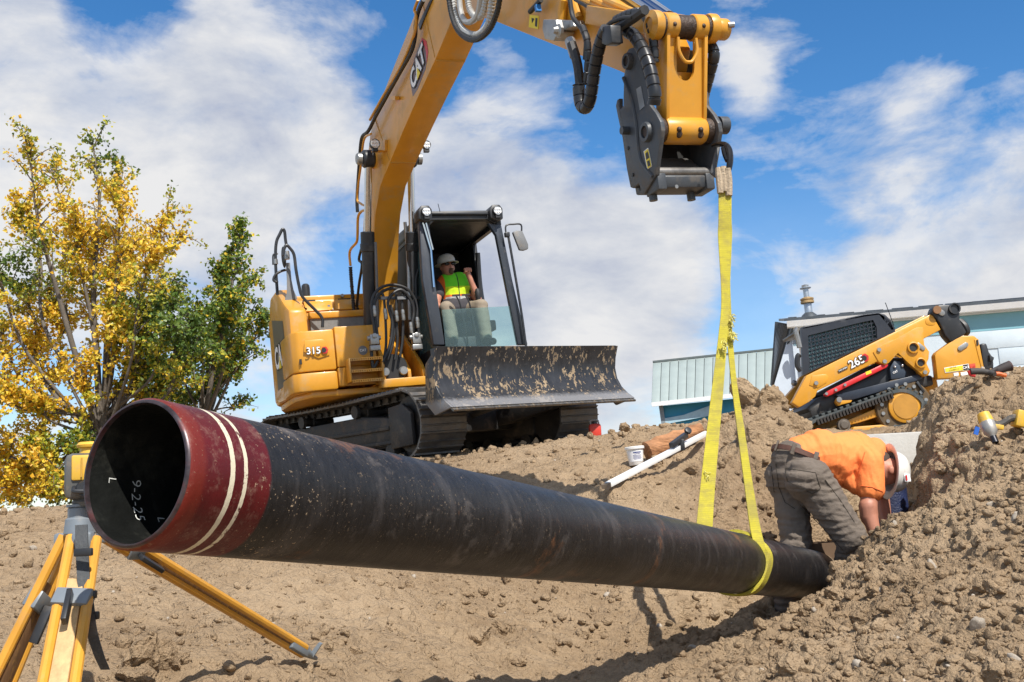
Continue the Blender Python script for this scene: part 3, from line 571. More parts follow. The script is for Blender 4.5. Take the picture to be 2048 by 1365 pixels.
# right hand of the house, facing the pit
fp=[(-1.30,-.74),(-1.285,-.88),(-1.22,-.96),(-1.10,-1.0),(-.80,-1.03),(-.80,-.30),(-1.30,-.30)]
fpan=poly_z(fp,1.10,1.575).build('front_corner_panel',YEL,exc,.022)
poly_z([(x-(.012 if x<-1 else 0),y-.012) for x,y in fp],.87,1.085).build('corner_skirt',YEL,exc,.025)
a=MB(); a.prism([(-1.16,-1.012,1.33),(-1.14,-1.015,1.46),(-.93,-1.03,1.46),(-.90,-1.03,1.42),(-.87,-1.03,1.27),(-1.0,-1.02,1.24)],(0,-.008,0)); link('pressed_recess',a.mesh('pressed_recess',.004),YEL,fpan)
bx=MB().bb((-.79,-1.03,1.125),(-.315,-.30,1.60)).build('tool_box',YEL,exc,.014)
MB().bb((-.79,-1.035,.90),(-.69,-.5,1.115)).build('lower_corner',YEL,exc,.012)
link('round_badge',MB().lathe([(.0,0),(.055,0),(.055,.004),(0,.004)],(-.475,-1.03,1.30),(0,-1,0),24).mesh('round_badge'),GRY,bx); text('CAT',WHT,bx,(-.475,-1.037,1.30),(1,0,0),(0,0,1),.028,.02)
link('box_latch',MB().bb((-1.215,-1.0,1.19),(-1.19,-.975,1.25)).mesh('box_latch'),BLKP,fpan)
# 315 badge
c=U.y(606,704,-1.03); c=Vector((-1.055,-1.046,c.z)); xd=Vector((.997,-.08,0)); 
text('315',BLKP,fpan,c,xd,(0,0,1),.078,.055,'number_outline'); text('315',WHT,fpan,c+Vector((0,-.003,0)),xd,(0,0,1),.078,.012,'number')
hx=lambda s,cx:[c+xd*(cx+s*.042*math.cos(k*math.pi/3))+Vector((0,0,s*.045*math.sin(k*math.pi/3))) for k in range(6)]
patch(hx(1,.128),(0,-1,0),REDP,fpan,'number_badge_red',.002); patch([p+Vector((0,-.003,0)) for p in hx(.72,.118)],(0,-1,0),BLKP,fpan,'number_badge_black',.002)
# step with toothed treads
st=MB(); st.bb((-.70,-1.0,.90),(-.30,-.98,1.2)); st.bb((-.70,-1.24,.92),(-.685,-1.0,1.19)); st.bb((-.315,-1.24,.92),(-.30,-1.0,1.19))
stp=st.build('access_step',YEL,exc,.004)
for z in (1.18,1.045,.93):
    t_=MB(); t_.bb((-.684,-1.22,z),(-.316,-1.02,z+.012))
    for k in range(14): x=-.68+k*.0265; t_.prism([(x,-1.222,z-.022),(x+.013,-1.222,z+.016),(x+.0265,-1.222,z-.022)],(0,.012,0))
    link('step_tread',t_.mesh('step_tread'),YEL,stp)
# underside and deck
poly_z([(-1.24,.4),(-1.24,-.6),(-1.1,-.95),(-.3,-.97),(.45,-1.0),(1.2,-1.0),(1.2,1.0),(.5,1.45),(-.5,1.45),(-1.1,.95)],.80,.87).build('deck_plate',YEL,exc,.01)
MB().bb((-.33,-1.16,.83),(.46,-1.02,.93)).build('front_beam',YEL,exc,.01)
for x in (-.29,.02,.20,.40):
    a=MB(); hh=1.12 if x>0 else 1.3
    a.prism([(x,-1.10,.92),(x,-1.10,hh-.1),(x,-1.0,hh),(x,-.4,1.55),(x,-.2,1.55),(x,-.2,.92)],(.04,0,0)); a.build('boom_bracket',YEL,exc,.006)
dk=MB(); dk.prism([(.01+.17*math.cos(k*math.pi/10)-.15,-1.07,1.07+.16*math.sin(k*math.pi/10)) for k in range(20)],(0,.02,0)); dk.build('access_opening',BLKP,exc)
MB().bb((-.33,-.98,.93),(.02,-.93,1.22)).build('bracket_web',YEL,exc)
for x in (-.25,-.03): MB().lathe([(0,-.03),(.045,-.03),(.05,-.02),(.03,-.015),(.05,0),(.05,.05)],(x,-1.09,1.02),(0,1,0),20).build('pin_cap',STL,exc)
# black tank and filler
a=MB(); a.prism([U.y(x,y,-.62) for x,y in((578,690),(576,655),(583,640),(592,634),(606,636),(612,660),(612,690))],(0,.3,0)); tk=a.build('black_tank',GRY,exc,.05)
q=U.y(601,632,-.5); link('filler_neck',MB().lathe([(.075,-.06),(.065,.0),(.065,.06),(.085,.07),(.085,.085),(.04,.09),(.04,.12),(0,.12)],q,(0,0,1),18).mesh('filler_neck'),BLK,tk)
q=U.y(612,585,.45); MB().lathe([(.05,-.15),(.055,.05),(.05,.09),(.03,.11),(0,.115)],q,(0,0,1),16).build('exhaust_stack',BLK,exc)
# handrails and mirror on the right side
def rail(pts,y,r,name='handrail',par=None,m=BLK): return MB().tube(spline([U.y(a,b,y) for a,b in pts],4),r,8).build(name,m,par or exc)
rail([(645,655),(644,636),(628,618),(605,594),(598,572),(592,540),(588,510),(580,497),(573,491),(568,499),(566,512)],-.62,.019)
rail([(555,590),(552,545),(551,510),(553,484),(560,468),(565,459),(569,463),(571,480),(573,492)],-.30,.019)
rail([(556,566),(547,561),(551,550),(562,543),(572,540)],-.32,.016); rail([(546,530),(546,512),(550,508),(556,508)],-.3,.010)
a=MB(); a.prism([U.y(x,y,-.45) for x,y in((572,526),(580,526),(583,560),(587,580),(595,598),(569,603),(574,585),(574,560))],(0,.012,0)); a.build('rail_bracket_plate',GRY,exc)
q=U.y(567.5,515,-.35); MB().sph(q,.1,14,10,(.28,.5,1.35)).build('rear_view_mirror',BLK,exc)
q=U.y(574,511,-.5); MB().lathe([(.0,-.05),(.03,-.05),(.035,0),(.03,.05),(0,.05)],q,(0,0,1),12).build('rail_clamp',STL,exc); q=U.y(551,524,-.3); MB().lathe([(0,-.035),(.03,-.03),(.03,.03),(0,.035)],q,(0,0,1),12).build('rail_clamp',STL,exc)
# --- boom (traced in its own plane) 
lo=[(-.40,1.22),(-.44,1.65),(-.56,2.12),(-.83,2.67),(-1.02,2.93),(-1.36,3.18),(-1.87,3.31),(-2.6,3.475),(-3.15,3.59),(-3.78,3.705),(-4.14,3.79),(-4.75,3.95)]
up=[(-5.0,4.25),(-4.6,4.55),(-3.32,4.40),(-2.2,4.18),(-1.45,4.02),(-1.17,3.90),(-.75,3.50),(-.33,2.86),(-.05,2.30),(0.05,1.9),(-.08,1.35),(-.22,1.17)]
HB=.158
boom=MB().prism([(-HB,y,z) for y,z in lo+up],(2*HB,0,0)).build('boom',YEL,exc,.012)
YS=mat('boom_seam',(.5,.25,.03),.5,0,.05)
for (y0,z0,y1,z1) in ((-1.87,3.313,-1.45,4.0),(-3.78,3.71,-3.6,4.42)): link('weld_seam',MB().bar((-HB-.002,y0,z0+.02),(-HB-.002,y1,z1-.03),.012,.006,(1,0,0)).mesh('weld_seam'),YS,boom)
for (y,z) in ((-1.87,3.302),(-3.78,3.696)): link('weld_seam',MB().bb((-HB+.01,y-.006,z-.004),(HB-.01,y+.006,z+.012)).mesh('weld_seam'),YS,boom)
# boom decal
c0=U.x(838,133,-HB); ya=(U.x(850,103,-HB)-U.x(828,160,-HB)).normalized(); ya=Vector((0,ya.y,ya.z)).normalized(); xa=Vector((0,ya.y,ya.z)); yb=Vector((0,-xa.z,xa.y))
if yb.z<0: yb=-yb
pts=[(-.42,-.15),(-.40,.13),(-.1,.2),(.3,.2),(.42,.05),(.40,-.1),(.2,-.2),(-.2,-.2)]
patch([c0+xa*a_*.82+yb*b_*.8 for a_,b_ in pts],(-1,0,0),mat('decal_dark',(.12,.06,.05),.35,0,.2),boom,'decal_backing',.002)
patch([c0+Vector((-.002,0,0))+xa*a_*.82+yb*b_*.8 for a_,b_ in((.2,.2),(.3,.2),(.42,.05),(.40,-.1),(.28,-.17),(.33,-.05),(.33,.05))],(-1,0,0),REDP,boom,'decal_red',.002)
logo(boom,c0+Vector((-.005,0,0))-xa*.03,xa,yb,(-1,0,0),.19)
# boom cylinders
for x,tp,bt in ((-.30,(737,325),(741,690)),(.30,(821,325),(828,700))):
    a=U.x(*tp,x); b=U.x(*bt,x); mdl=U.x(735 if x<0 else 825,470,x)
    cy=MB().cyl(a.lerp(mdl,.97),b,.075,22).build('boom_cylinder',BLK,exc)
    link('cylinder_rod',MB().cyl(a,mdl,.044,18).mesh('cylinder_rod'),CHR,cy)
    link('gland',MB().lathe([(.05,-.04),(.083,-.03),(.083,.10),(.092,.11),(.092,.19),(.078,.20)],mdl,b-mdl,20).mesh('gland'),BLK,cy)
    link('rod_eye',MB().lathe([(.03,-.07),(.09,-.07),(.105,-.05),(.105,.05),(.09,.07),(.03,.07)],a+Vector((0,0,.04)),(1,0,0),22).mesh('rod_eye'),BLK,cy)
    link('pin_end',MB().lathe([(0,0),(.055,0),(.07,.015),(.07,.06),(0,.06)],a+Vector((-.14 if x<0 else .08,0,.04)),(1,0,0),18).mesh('pin_end'),STL,cy)
    link('port_pipe',MB().tube(spline([b.lerp(mdl,.92)+Vector((.075 if x<0 else -.02,-.07,0)),b.lerp(mdl,.6)+Vector((.08 if x<0 else -.02,-.07,0)),b.lerp(mdl,.15)+Vector((.08 if x<0 else -.02,-.07,0))]),.018,8).mesh('port_pipe'),GRY,cy)
bs=U.x(745,322,-HB); link('cylinder_boss',MB().lathe([(.085,-.02),(.10,.0),(.10,.10),(.06,.11)],(-HB-.10,bs.y-.02,bs.z),(1,0,0),20).mesh('cylinder_boss'),YEL,boom)
def lamp(q,r,par,nm='work_light',d=Vector((0,-1,-.05))):
    d=d.normalized(); o=MB().lathe([(0,-.07),(r*.6,-.065),(r,-.02),(r,.03),(r*.9,.032),(r*.9,.02)],q,d,20).build(nm,BLK,par)
    l_=MB().lathe([(0,.024),(r*.9,.024),(r*.9,.02),(0,.02)],q,d,20); l2=MB(); a_,e1,e2=basis_of(d)
    tgt=o if (par is exc) else par
    link('lens',l_.mesh('lens'),LENS,tgt)
    for k in range(6): 
        g=e1*(k%3-1)*r*.5+e2*(k//3-.5)*r*.7; l2.cyl(q+g+d*.024,q+g+d*.034,r*.2,8)
    link('light_emitter',l2.mesh('light_emitter'),WHT,tgt); link('lamp_foot',MB().bb(q+Vector((-.03,-.02,-r-.03)),q+Vector((.03,.03,-r+.01))).mesh('lamp_foot'),BLK,tgt)
lamp(U.y(749,289,-1.75),.058,exc); lamp(U.y(852,291,-1.75),.052,exc)
link('lamp_bracket',MB().bb(U.y(745,302,-1.72),U.y(772,304,-1.66)).mesh('lamp_bracket'),YEL,boom); link('side_bracket',MB().prism([U.x(x,y,-HB-.001) for x,y in((770,281),(775,280),(775,302),(770,303))],(-.03,0,0)).mesh('side_bracket'),YEL,boom)
# hose lines up the left of the boom
def tb(pts,x,r,name,m=RUB,par=None,n=8,rf=None,k=5): return MB().tube(spline([U.x(a,b,x) for a,b in pts],k),r,n,rf=rf).build(name,m,par or exc)
HX=-HB-.06
tb([(847,0),(838,20),(832,45),(830,75),(822,105),(800,145),(775,190),(752,232),(737,262),(726,272),(722,285),(719,320),(716,365),(714,400),(715,425)],HX,.022,'boom_hose')
tb([(836,0),(829,20),(832,32),(828,70),(800,135),(765,195),(740,240)],HX-.02,.016,'boom_pipe',YEL)
tb([(742,268),(728,280),(722,330),(714,395),(722,408),(730,412)],HX-.02,.014,'boom_pipe',YEL)
tb([(731,420),(722,424),(716,436),(715,470),(713,485),(702,498),(699,510),(701,532)],HX-.1,.017,'boom_pipe',YEL)
tb([(701,534),(702,552),(706,600),(711,650)],HX-.1,.022,'ribbed_hose',RUB,rf=lambda l,t:.020+.006*(1 if (l*45)%1<.5 else 0),k=40)
tb([(722,500),(718,520),(724,530),(718,570),(714,612),(716,618)],HX-.05,.018,'boom_hose')
link('pipe_bracket',MB().prism([U.x(x,y,HX) for x,y in((781,193),(790,193),(790,200),(781,200))],(.05,0,0)).mesh('pipe_bracket'),YEL,boom)
link('boom_top_plate',MB().prism([U.x(x,y,-HB-.002) for x,y in((862,0),(866,0),(841,60),(838,50))],(-.01,0,0)).mesh('boom_top_plate'),BLK,boom)
# hoses in front of the boom foot
FY=-1.18
def th(pts,y,r=.017,m=RUB,nm='hydraulic_hose'): return MB().tube(spline([U.y(a,b,y) for a,b in pts],6),r,8).build(nm,m,exc)
th([(752,690),(748,655),(743,620),(746,595),(760,577),(785,570),(812,577),(828,595),(835,615),(834,640),(838,665),(842,690)],FY-.02)
th([(757,690),(752,650),(748,618),(752,598),(768,582),(788,577),(808,584),(822,602),(828,622),(824,650),(820,680)],FY,.019)
th([(766,725),(780,690),(785,650),(778,620),(776,605),(783,590),(800,580),(815,588)],FY-.05,.018)
th([(766,728),(772,690),(771,640),(768,600),(764,585)],FY,.016); th([(790,720),(795,680),(793,640),(793,600),(792,580)],FY+.02,.017); th([(800,715),(805,680),(806,640),(804,600),(806,585)],FY+.02,.017); th([(775,720),(785,690),(790,650),(781,610)],FY+.03,.016)
th([(742,690),(746,735),(756,722)],FY,.02)
for x,y in ((771,628),(793,632),(806,630),(749,622),(835,645),(822,655)):
    q=U.y(x,y,FY-.025); MB().lathe([(.018,-.07),(.024,-.06),(.024,0),(.020,.0),(.026,.02),(.020,.06)],q,(0,0,1),10).build('hose_fitting',STL,exc)
for x,y in ((748,680),(832,678)):
    q=U.y(x,y,FY-.03); a=MB(); a.box(q,(.10,.08,.12)); a.box(q+Vector((0,0,-.1)),(.12,.08,.06)); a.cyl(q+Vector((-.08,0,.02)),q+Vector((.08,0,.02)),.028,12); a.cyl(q+Vector((0,-.06,.04)),q+Vector((0,.02,.04)),.03,12); a.build('valve_block',STL,exc,.006)
MB().bar(U.y(757,597,FY+.03),U.y(840,596,FY+.03),.03,.035).build('hose_bridge',BLK,exc)
for x in (768,800): MB().box(U.y(x+2,597,FY),(.10,.05,.035)).build('hose_clamp',GRY,exc)
th([(810,445),(815,500),(818,560),(820,640)],-.85,.022,LGR,'ribbed_hose'); th([(833,600),(832,560),(836,540)],-.9,.015)
# --- stick
SH=.135
sk=[(-4.5,3.86),(-5.3,3.385),(-7.23,2.135),(-7.45,1.98),(-7.60,1.98),(-7.68,2.10),(-7.60,2.30),(-7.36,2.52),(-6.2,3.55),(-5.2,4.35),(-4.7,4.55)]
stick=MB().prism([(-SH,y,z) for y,z in sk],(2*SH,0,0)).build('stick',YEL,exc,.012)
tb([(1128,0),(1125,20),(1124,40)],-SH-.03,.035,'stick_pipe',YEL,n=10); tb([(1143,0),(1150,15),(1158,38)],-SH-.03,.030,'stick_pipe',YEL,n=10)
for (p0,p1) in (((1165,0),(1290,55)),((1185,0),(1300,50)),((1210,0),(1310,42))): tb([p0,p1],-SH-.02,.022,'stick_pipe',YEL)
tb([(1150,0),(1175,14),(1205,30),(1222,44)],-SH-.06,.012,'stick_hose')
a=MB(); a.prism([U.x(x,y,-SH-.02) for x,y in((1119,41),(1145,41),(1150,66),(1141,84),(1122,80),(1117,60))],(-.13,0,0)); vb=a.build('stick_valve',STL,exc,.008)
link('valve_side',MB().prism([U.x(x,y,-SH-.03) for x,y in((1146,42),(1168,42),(1172,54),(1150,62))],(-.09,0,0)).mesh('valve_side',.006),STL,vb); q=U.x(1122,62,-SH-.15); link('valve_nut',MB().lathe([(.05,0),(.05,.02),(.03,.03),(.02,.06),(0,.06)],q,(-1,0,0),8).mesh('valve_nut'),STL,vb)
patch([U.x(x,y,-SH-.001) for x,y in((1060,30),(1078,32),(1077,59),(1058,55))],(-1,0,0),YELP,stick,'warning_label'); patch([U.x(x,y,-SH-.005) for x,y in((1063,36),(1069,38),(1064,47))],(-1,0,0),BLKP,stick,'warning_symbol',.001); patch([U.x(x,y,-SH-.005) for x,y in((1071,36),(1075,37),(1074,54),(1070,53))],(-1,0,0),BLKP,stick,'warning_symbol',.001)
q=U.x(1070,4,-SH-.08); a=MB(); a.tube(spline([U.x(x,y,-SH-.06) for x,y in((1082,0),(1075,8),(1066,18),(1060,24))]),.02,8); a.build('loose_connector',BLKP,exc); MB().box(U.x(1076,17,-SH-.07),(.04,.03,.05)).build('blue_plug',mat('blue_plastic',(.02,.18,.5),.4),exc)
# stick cylinder rod above the stick
MB().cyl(U.x(1240,-25,0),U.x(1335,42,0),.062,18).build('bucket_cylinder_rod',mat('rod_dark_chrome',(.35,.42,.55),.08,1,.05),exc)
# hanging corrugated hose loops at the boom tip
cor=lambda a,b:(lambda l,t:a+b*(1 if (l*38)%1<.5 else 0))
tb([(897,-5),(903,30),(915,60),(935,78),(958,78),(980,58),(994,25),(1000,-5)],-.34,.02,'hose_loop',RUB,rf=cor(.021,.003),k=30)
tb([(905,-5),(912,30),(925,58),(945,70),(962,66),(978,44),(985,-5)],-.30,.026,'hose_loop',LGR,rf=cor(.024,.006),k=30)
tb([(918,-5),(922,25),(930,42),(942,44),(955,30),(962,-5)],-.28,.026,'hose_loop',LGR,k=10); tb([(935,-5),(940,20),(952,35),(965,28),(972,-5)],-.26,.024,'hose_loop',LGR,rf=cor(.024,.005),k=30)
# --- quick coupler and its links
CX=.215
Z3=lambda x,y:(1050+.3078*x,.3078*y)
pl_=[(655,345),(675,318),(705,308),(735,318),(750,350),(752,420),(778,520),(798,600),(806,680),(848,735),(878,790),(886,850),(875,930),(852,1090),(848,1140),(772,1265),(758,1252),(738,1195),(702,1226),(684,1220),(660,1100),(632,900),(602,760),(588,690),(597,650),(612,640),(612,690),(622,710),(637,690),(640,560),(642,490),(655,430),(648,390)]
PLY=[U.x(*Z3(x,y),-CX) for x,y in pl_]
cp=root('x',U.M,'','') if False else None
plate=MB().prism(PLY,(.03,0,0)).build('quick_coupler',COUP,exc,.006); plate['label']='dark grey quick coupler at the end of the stick'
link('coupler_plate',MB().prism([p+Vector((2*CX-.03,0,0)) for p in PLY],(.03,0,0)).mesh('coupler_plate',.006),COUP,plate)
rib=[(640,505),(690,640),(722,800),(735,950),(760,1060),(830,1150)]
link('edge_rib',MB().tube(spline([U.x(*Z3(x,y),-CX-.003) for x,y in rib],5),.012,6).mesh('edge_rib'),COUP,plate)
pT=U.x(*Z3(680,400),-CX); pL=U.x(*Z3(800,860),-CX)
def boss(p,r,dx,m,m2,nm):
    link(nm,MB().lathe([(r,.03),(r,-.015),(r*.92,-.03),(r*.6,-.03),(r*.58,-.012)],p,(1,0,0),28).mesh(nm),m,plate)
    link('pin',MB().lathe([(0,-.02),(r*.5,-.02),(r*.55,-.012),(r*.55,2*CX)],p,(1,0,0),22).mesh('pin'),m2,plate)
boss(pT,.052,0,COUP,GRS,'pin_boss'); boss(pL,.062,0,COUP,GRS,'pin_boss')
q=U.x(*Z3(672,850),-CX); link('stud',MB().cyl(q,q+Vector((-.05,0,0)),.026,16).mesh('stud'),COUP,plate)
for x,y in((672,965),(703,1138),(1000,1220)):
    q=U.x(*Z3(x,y),-CX) if x<900 else U.y(*Z3(983,1215),PLY[15].y-.165)
    link('bolt_head',MB().cyl(q,q+Vector((-.006,-.0,0)) if x<900 else q+Vector((0,-.006,0)),.012,10).mesh('bolt_head'),STL if x>900 else BLKP,plate)
patch([U.x(*Z3(x,y),-CX-.001) for x,y in((725,580),(755,560),(780,690),(748,718))],(-1,0,0),mat('data_plate',(.35,.36,.37),.35,.6),plate,'data_plate')
patch([U.x(*Z3(x,y),-CX-.001) for x,y in((773,985),(802,962),(826,1082),(797,1103))],(-1,0,0),WHT,plate,'label_border'); patch([U.x(*Z3(x,y),-CX-.004) for x,y in((777,987),(800,969),(822,1080),(799,1097))],(-1,0,0),YELP,plate,'warning_label')
patch([U.x(*Z3(x,y),-CX-.008) for x,y in((783,1000),(795,985),(808,1025),(788,1040))],(-1,0,0),BLKP,plate,'warning_symbol',.001); patch([U.x(*Z3(x,y),-CX-.008) for x,y in((793,1050),(808,1042),(815,1075),(800,1086))],(-1,0,0),BLKP,plate,'warning_symbol',.001)
# lower body between the plates
q0=PLY[15]; y0,z0=q0.y,q0.z   # lowest corner
link('coupler_body',MB().prism([(-CX+.03,y0-.14,z0-.0),(-CX+.03,y0-.155,z0+.07),(-CX+.03,y0-.10,z0+.11),(-CX+.03,y0+.04,z0+.22),(-CX+.03,y0+.16,z0+.2),(-CX+.03,y0+.15,z0+.04),(-CX+.03,y0+.0,z0-.005)],(2*CX-.06,0,0)).mesh('coupler_body',.01),COUP,plate)
link('locking_bar',MB().cyl((-CX+.02,y0-.13,z0+.10),(CX-.02,y0-.13,z0+.10),.03,14).mesh('locking_bar'),mat('worn_steel',(.22,.21,.20),.4,.6,.3,12),plate)
link('wedge_plate',MB().prism([(-.16,y0-.11,z0+.12),(-.16,y0+.02,z0+.24),(-.16,y0+.04,z0+.22),(-.16,y0-.09,z0+.10)],(.32,0,0)).mesh('wedge_plate'),mat('worn_steel2',(.12,.115,.11),.45,.5,.3,12),plate)
link('lock_shield',MB().bb((-CX+.03,y0+.05,z0+.05),(CX-.03,y0+.10,z0+.50)).mesh('lock_shield'),BLKP,plate)
for x in (-.17,.10): link('lock_stub',MB().cyl((x,y0-.03,z0-.05),(x,y0-.03,z0+.05),.026,12).mesh('lock_stub'),COUP,plate)
for s in (-1,1):
    for yy in (.0,): link('cheek_block',MB().prism([(s*(CX-.075),y0-.16,z0-.015),(s*(CX-.075),y0-.165,z0+.085),(s*(CX-.075),y0-.02,z0+.085),(s*(CX-.075),y0-.0,z0-.02)],(s*.06,0,0)).mesh('cheek_block',.008),COUP,plate)
# yellow link from the coupler pin up to the cylinder end
LT=U.x(1365,55,0); LB=U.x(1365,262,0); LT=Vector((0,LT.y,LT.z)); LB=Vector((0,LB.y,LB.z)); ld=(LT-LB).normalized(); ln=Vector((0,-ld.z,ld.y)); 
if ln.y>0: ln=-ln
HL=(LT-LB).length
def lk(x,h,n): return LB+Vector((x,0,0))+ld*h+ln*n
pb=[lk(-.118,.06,.035),lk(-.118,HL-.07,.035)]+[lk(-.062,HL-.07,.035)]+[lk(.062*math.cos(a),HL*.60+.062*math.sin(a)*1.2,.035) for a in [math.pi+k*math.pi/10 for k in range(11)]]+[lk(.062,HL-.07,.035),lk(.118,HL-.07,.035),lk(.118,.06,.035)]
hl=MB().prism(pb,-ln*.02).build('bucket_link',YEL,exc); hl['label']='yellow bucket link above the coupler'
link('link_back',MB().prism([lk(-.118,.06,-.045),lk(-.118,HL*.58,-.045),lk(.118,HL*.58,-.045),lk(.118,.06,-.045)],-ln*.02).mesh('link_back'),YEL,hl)
for s in (-1,1): link('link_flange',MB().prism([lk(s*.118,.03,-.075),lk(s*.118,HL-.03,-.075),lk(s*.118,HL-.03,.062),lk(s*.118,.03,.05)],Vector((s*.024,0,0))).mesh('link_flange',.005),YEL,hl)
link('lower_boss',MB().lathe([(.05,-.14),(.078,-.14),(.085,-.125),(.085,.125),(.078,.14),(.05,.14)],LB,(1,0,0),30).mesh('lower_boss'),YEL,hl)
for s in (-1,1):
    link('grease_stain',MB().sph(lk(s*.075+.006,-.012,.066),.034,10,6,(.8,.65,1.2)).mesh('grease_stain'),GRS,hl)
    q=lk(s*.075,-.0,.086); link('grease_fitting',MB().sph(q,.017,10,6).mesh('grease_fitting'),GRS,hl)
    q=lk(s*.10-.0,HL,.075); link('grease_fitting',MB().sph(q,.015,10,6).mesh('grease_fitting'),GRS,hl)
for x0,x1,m_,r in ((-.145,-.055,YEL,.075),(.055,.145,YEL,.075)): link('upper_boss',MB().lathe([(.04,x0),(r,x0),(r+.006,x0+.008),(r+.006,x1-.008),(r,x1),(.04,x1)],LT,(1,0,0),28).mesh('upper_boss'),m_,hl)
for x0,x1,m_,r in ((-.055,.055,GRS,.072),(-.165,-.145,GRS,.076),(.145,.165,GRS,.076)): link('seal_ring',MB().lathe([(.04,x0),(r,x0),(r,x1),(.04,x1)],LT,(1,0,0),26).mesh('seal_ring'),m_,hl)
for s in (-1,1):
    link('guide_link_eye',MB().lathe([(.0,s*.165),(.085,s*.165),(.09,s*.18),(.09,s*.22),(.05,s*.235),(.045,s*.225),(0,s*.225)],LT,(1,0,0),28).mesh('guide_link_eye'),YEL,hl)
    b2=Vector((s*.19,-7.02,2.62)); link('guide_link',MB().bar(LT+Vector((s*.19,0,0)),b2,.12,.04,(1,0,0)).mesh('guide_link',.006),YEL,hl)
link('pin_cap',MB().lathe([(0,.23),(.062,.23),(.066,.24),(.066,.30),(.06,.31),(0,.31)],LT,(1,0,0),24).mesh('pin_cap'),YEL,hl); q=LT+Vector((.285,-.06,.0)); link('pin_bolt',MB().cyl(q,q+Vector((.035,-.01,0)),.018,8).mesh('pin_bolt'),STL,hl)
link('lift_ring',MB().tube(spline([lk(-.062,HL-.07,.05),lk(-.062,HL-.15,.062),lk(-.03,HL-.205,.066),lk(.0,HL-.215,.066),lk(.03,HL-.205,.066),lk(.062,HL-.15,.062),lk(.062,HL-.07,.05)],5),.011,8).mesh('lift_ring'),YEL,hl)
for s in (-1,1):
    link('coupler_ear',MB().lathe([(.03,s*.145),(.075,s*.145),(.08,s*.16),(.08,s*.19)],LB,(1,0,0),24).mesh('coupler_ear'),GRS,hl)
q=LB+Vector((CX+.01,-.05,.02)); link('pin_retainer',MB().lathe([(.03,0),(.055,.0),(.055,.06),(.0,.06)],q,(1,0,0),18).mesh('pin_retainer'),COUP,hl); q=U.x(1434,254,CX+.06); link('retainer_bolt',MB().cyl(q,q+Vector((.02,-.03,0)),.016,10).mesh('retainer_bolt'),STL,hl)
# wrapped hoses round the coupler
wrap=lambda r:(lambda l,t:r*(1.0 if (l*16)%1<.86 else .84))
tb([(1256,64),(1268,72),(1283,95),(1296,125),(1305,160),(1310,190),(1308,210)],-.30,.04,'wrapped_hose',SPI,rf=wrap(.040),k=26,n=12)
tb([(1232,40),(1258,28),(1280,26),(1296,42),(1305,70),(1308,100),(1309,125)],-.20,.028,'wrapped_hose',SPI,rf=wrap(.028),k=26,n=12)
tb([(1405,70),(1422,92),(1428,112),(1420,145),(1412,175),(1404,205)],.22,.036,'wrapped_hose',SPI,rf=wrap(.036),k=26,n=12)
tb([(1213,58),(1205,75),(1197,100),(1190,135),(1185,170),(1180,200),(1172,216),(1163,212),(1159,195),(1157,170)],-.42,.040,'wrapped_hose',SPI,rf=wrap(.040),k=24,n=12)
tb([(1143,88),(1150,110),(1156,135),(1160,170),(1164,200)],-.40,.032,'valve_hose',RUB); tb([(1165,55),(1174,80),(1176,110),(1174,150),(1172,170)],-.38,.022,'valve_hose',SPI,rf=wrap(.024),k=24)
tb([(1140,0),(1146,35),(1165,60),(1172,80),(1170,120)],-.36,.016,'valve_hose'); tb([(1265,35),(1240,38),(1215,52),(1195,90)],-.36,.014,'valve_hose')
tb([(1290,20),(1255,45),(1225,62),(1205,72)],-.34,.03,'valve_hose'); a=MB(); a.prism([U.x(x,y,-.45) for x,y in((1204,53),(1220,50),(1224,86),(1212,92),(1202,88))],(.08,0,0)); a.build('hose_clamp',BLK,exc,.01)
link('hose_collar',MB().cyl(U.x(1140,82,-.36),U.x(1150,112,-.38),.036,14).mesh('hose_collar'),STL,vb)
# ------------------------------------------------------------------ cab
CABI=mat('cab_interior',(.02,.02,.022),.6,0,.2); CABP=mat('cab_grey_paint',(.035,.042,.055),.35,0,.12,4,dust=.3,ds=7,dlev=.57,dcol=(.2,.17,.14),coat=.2)
X0,X1,CYF,CYB=.34,1.30,-1.42,.25
def yp(px,py,y=CYF): return U.y(px,py,y)
cab=MB().bb((X0,CYB-.05,1.0),(X1,CYB,2.75)).build('cab',CABI,exc); cab['label']='black framed operator cab with the front window slid up'
def cpart(nm,mb,m,bv=0.): return link(nm,mb.mesh(nm,bv),m,cab)
cpart('cab_floor',MB().bb((X0,CYF+.05,.95),(X1,CYB,1.05)),CABI); cpart('cab_roof',MB().prism([(X0-.02,CYF-.02,2.74),(X0-.02,CYF+.0,2.86),(X0-.02,CYB-.1,2.90),(X0-.02,CYB+.03,2.80),(X0-.02,CYB+.03,2.72)],(X1-X0+.04,0,0)),BLK,.02)
lw=MB(); lw.bb((X0,-.55,1.0),(X0+.03,CYB,2.75)); lw.bb((X0,CYF+.1,1.0),(X0+.03,-.55,1.25)); cpart('right_wall',lw,CABI)
cpart('right_window',MB().bb((X0+.01,CYF+.08,1.25),(X0+.016,-.55,2.72)),glass('tinted_glass',(.35,.45,.45),.45))
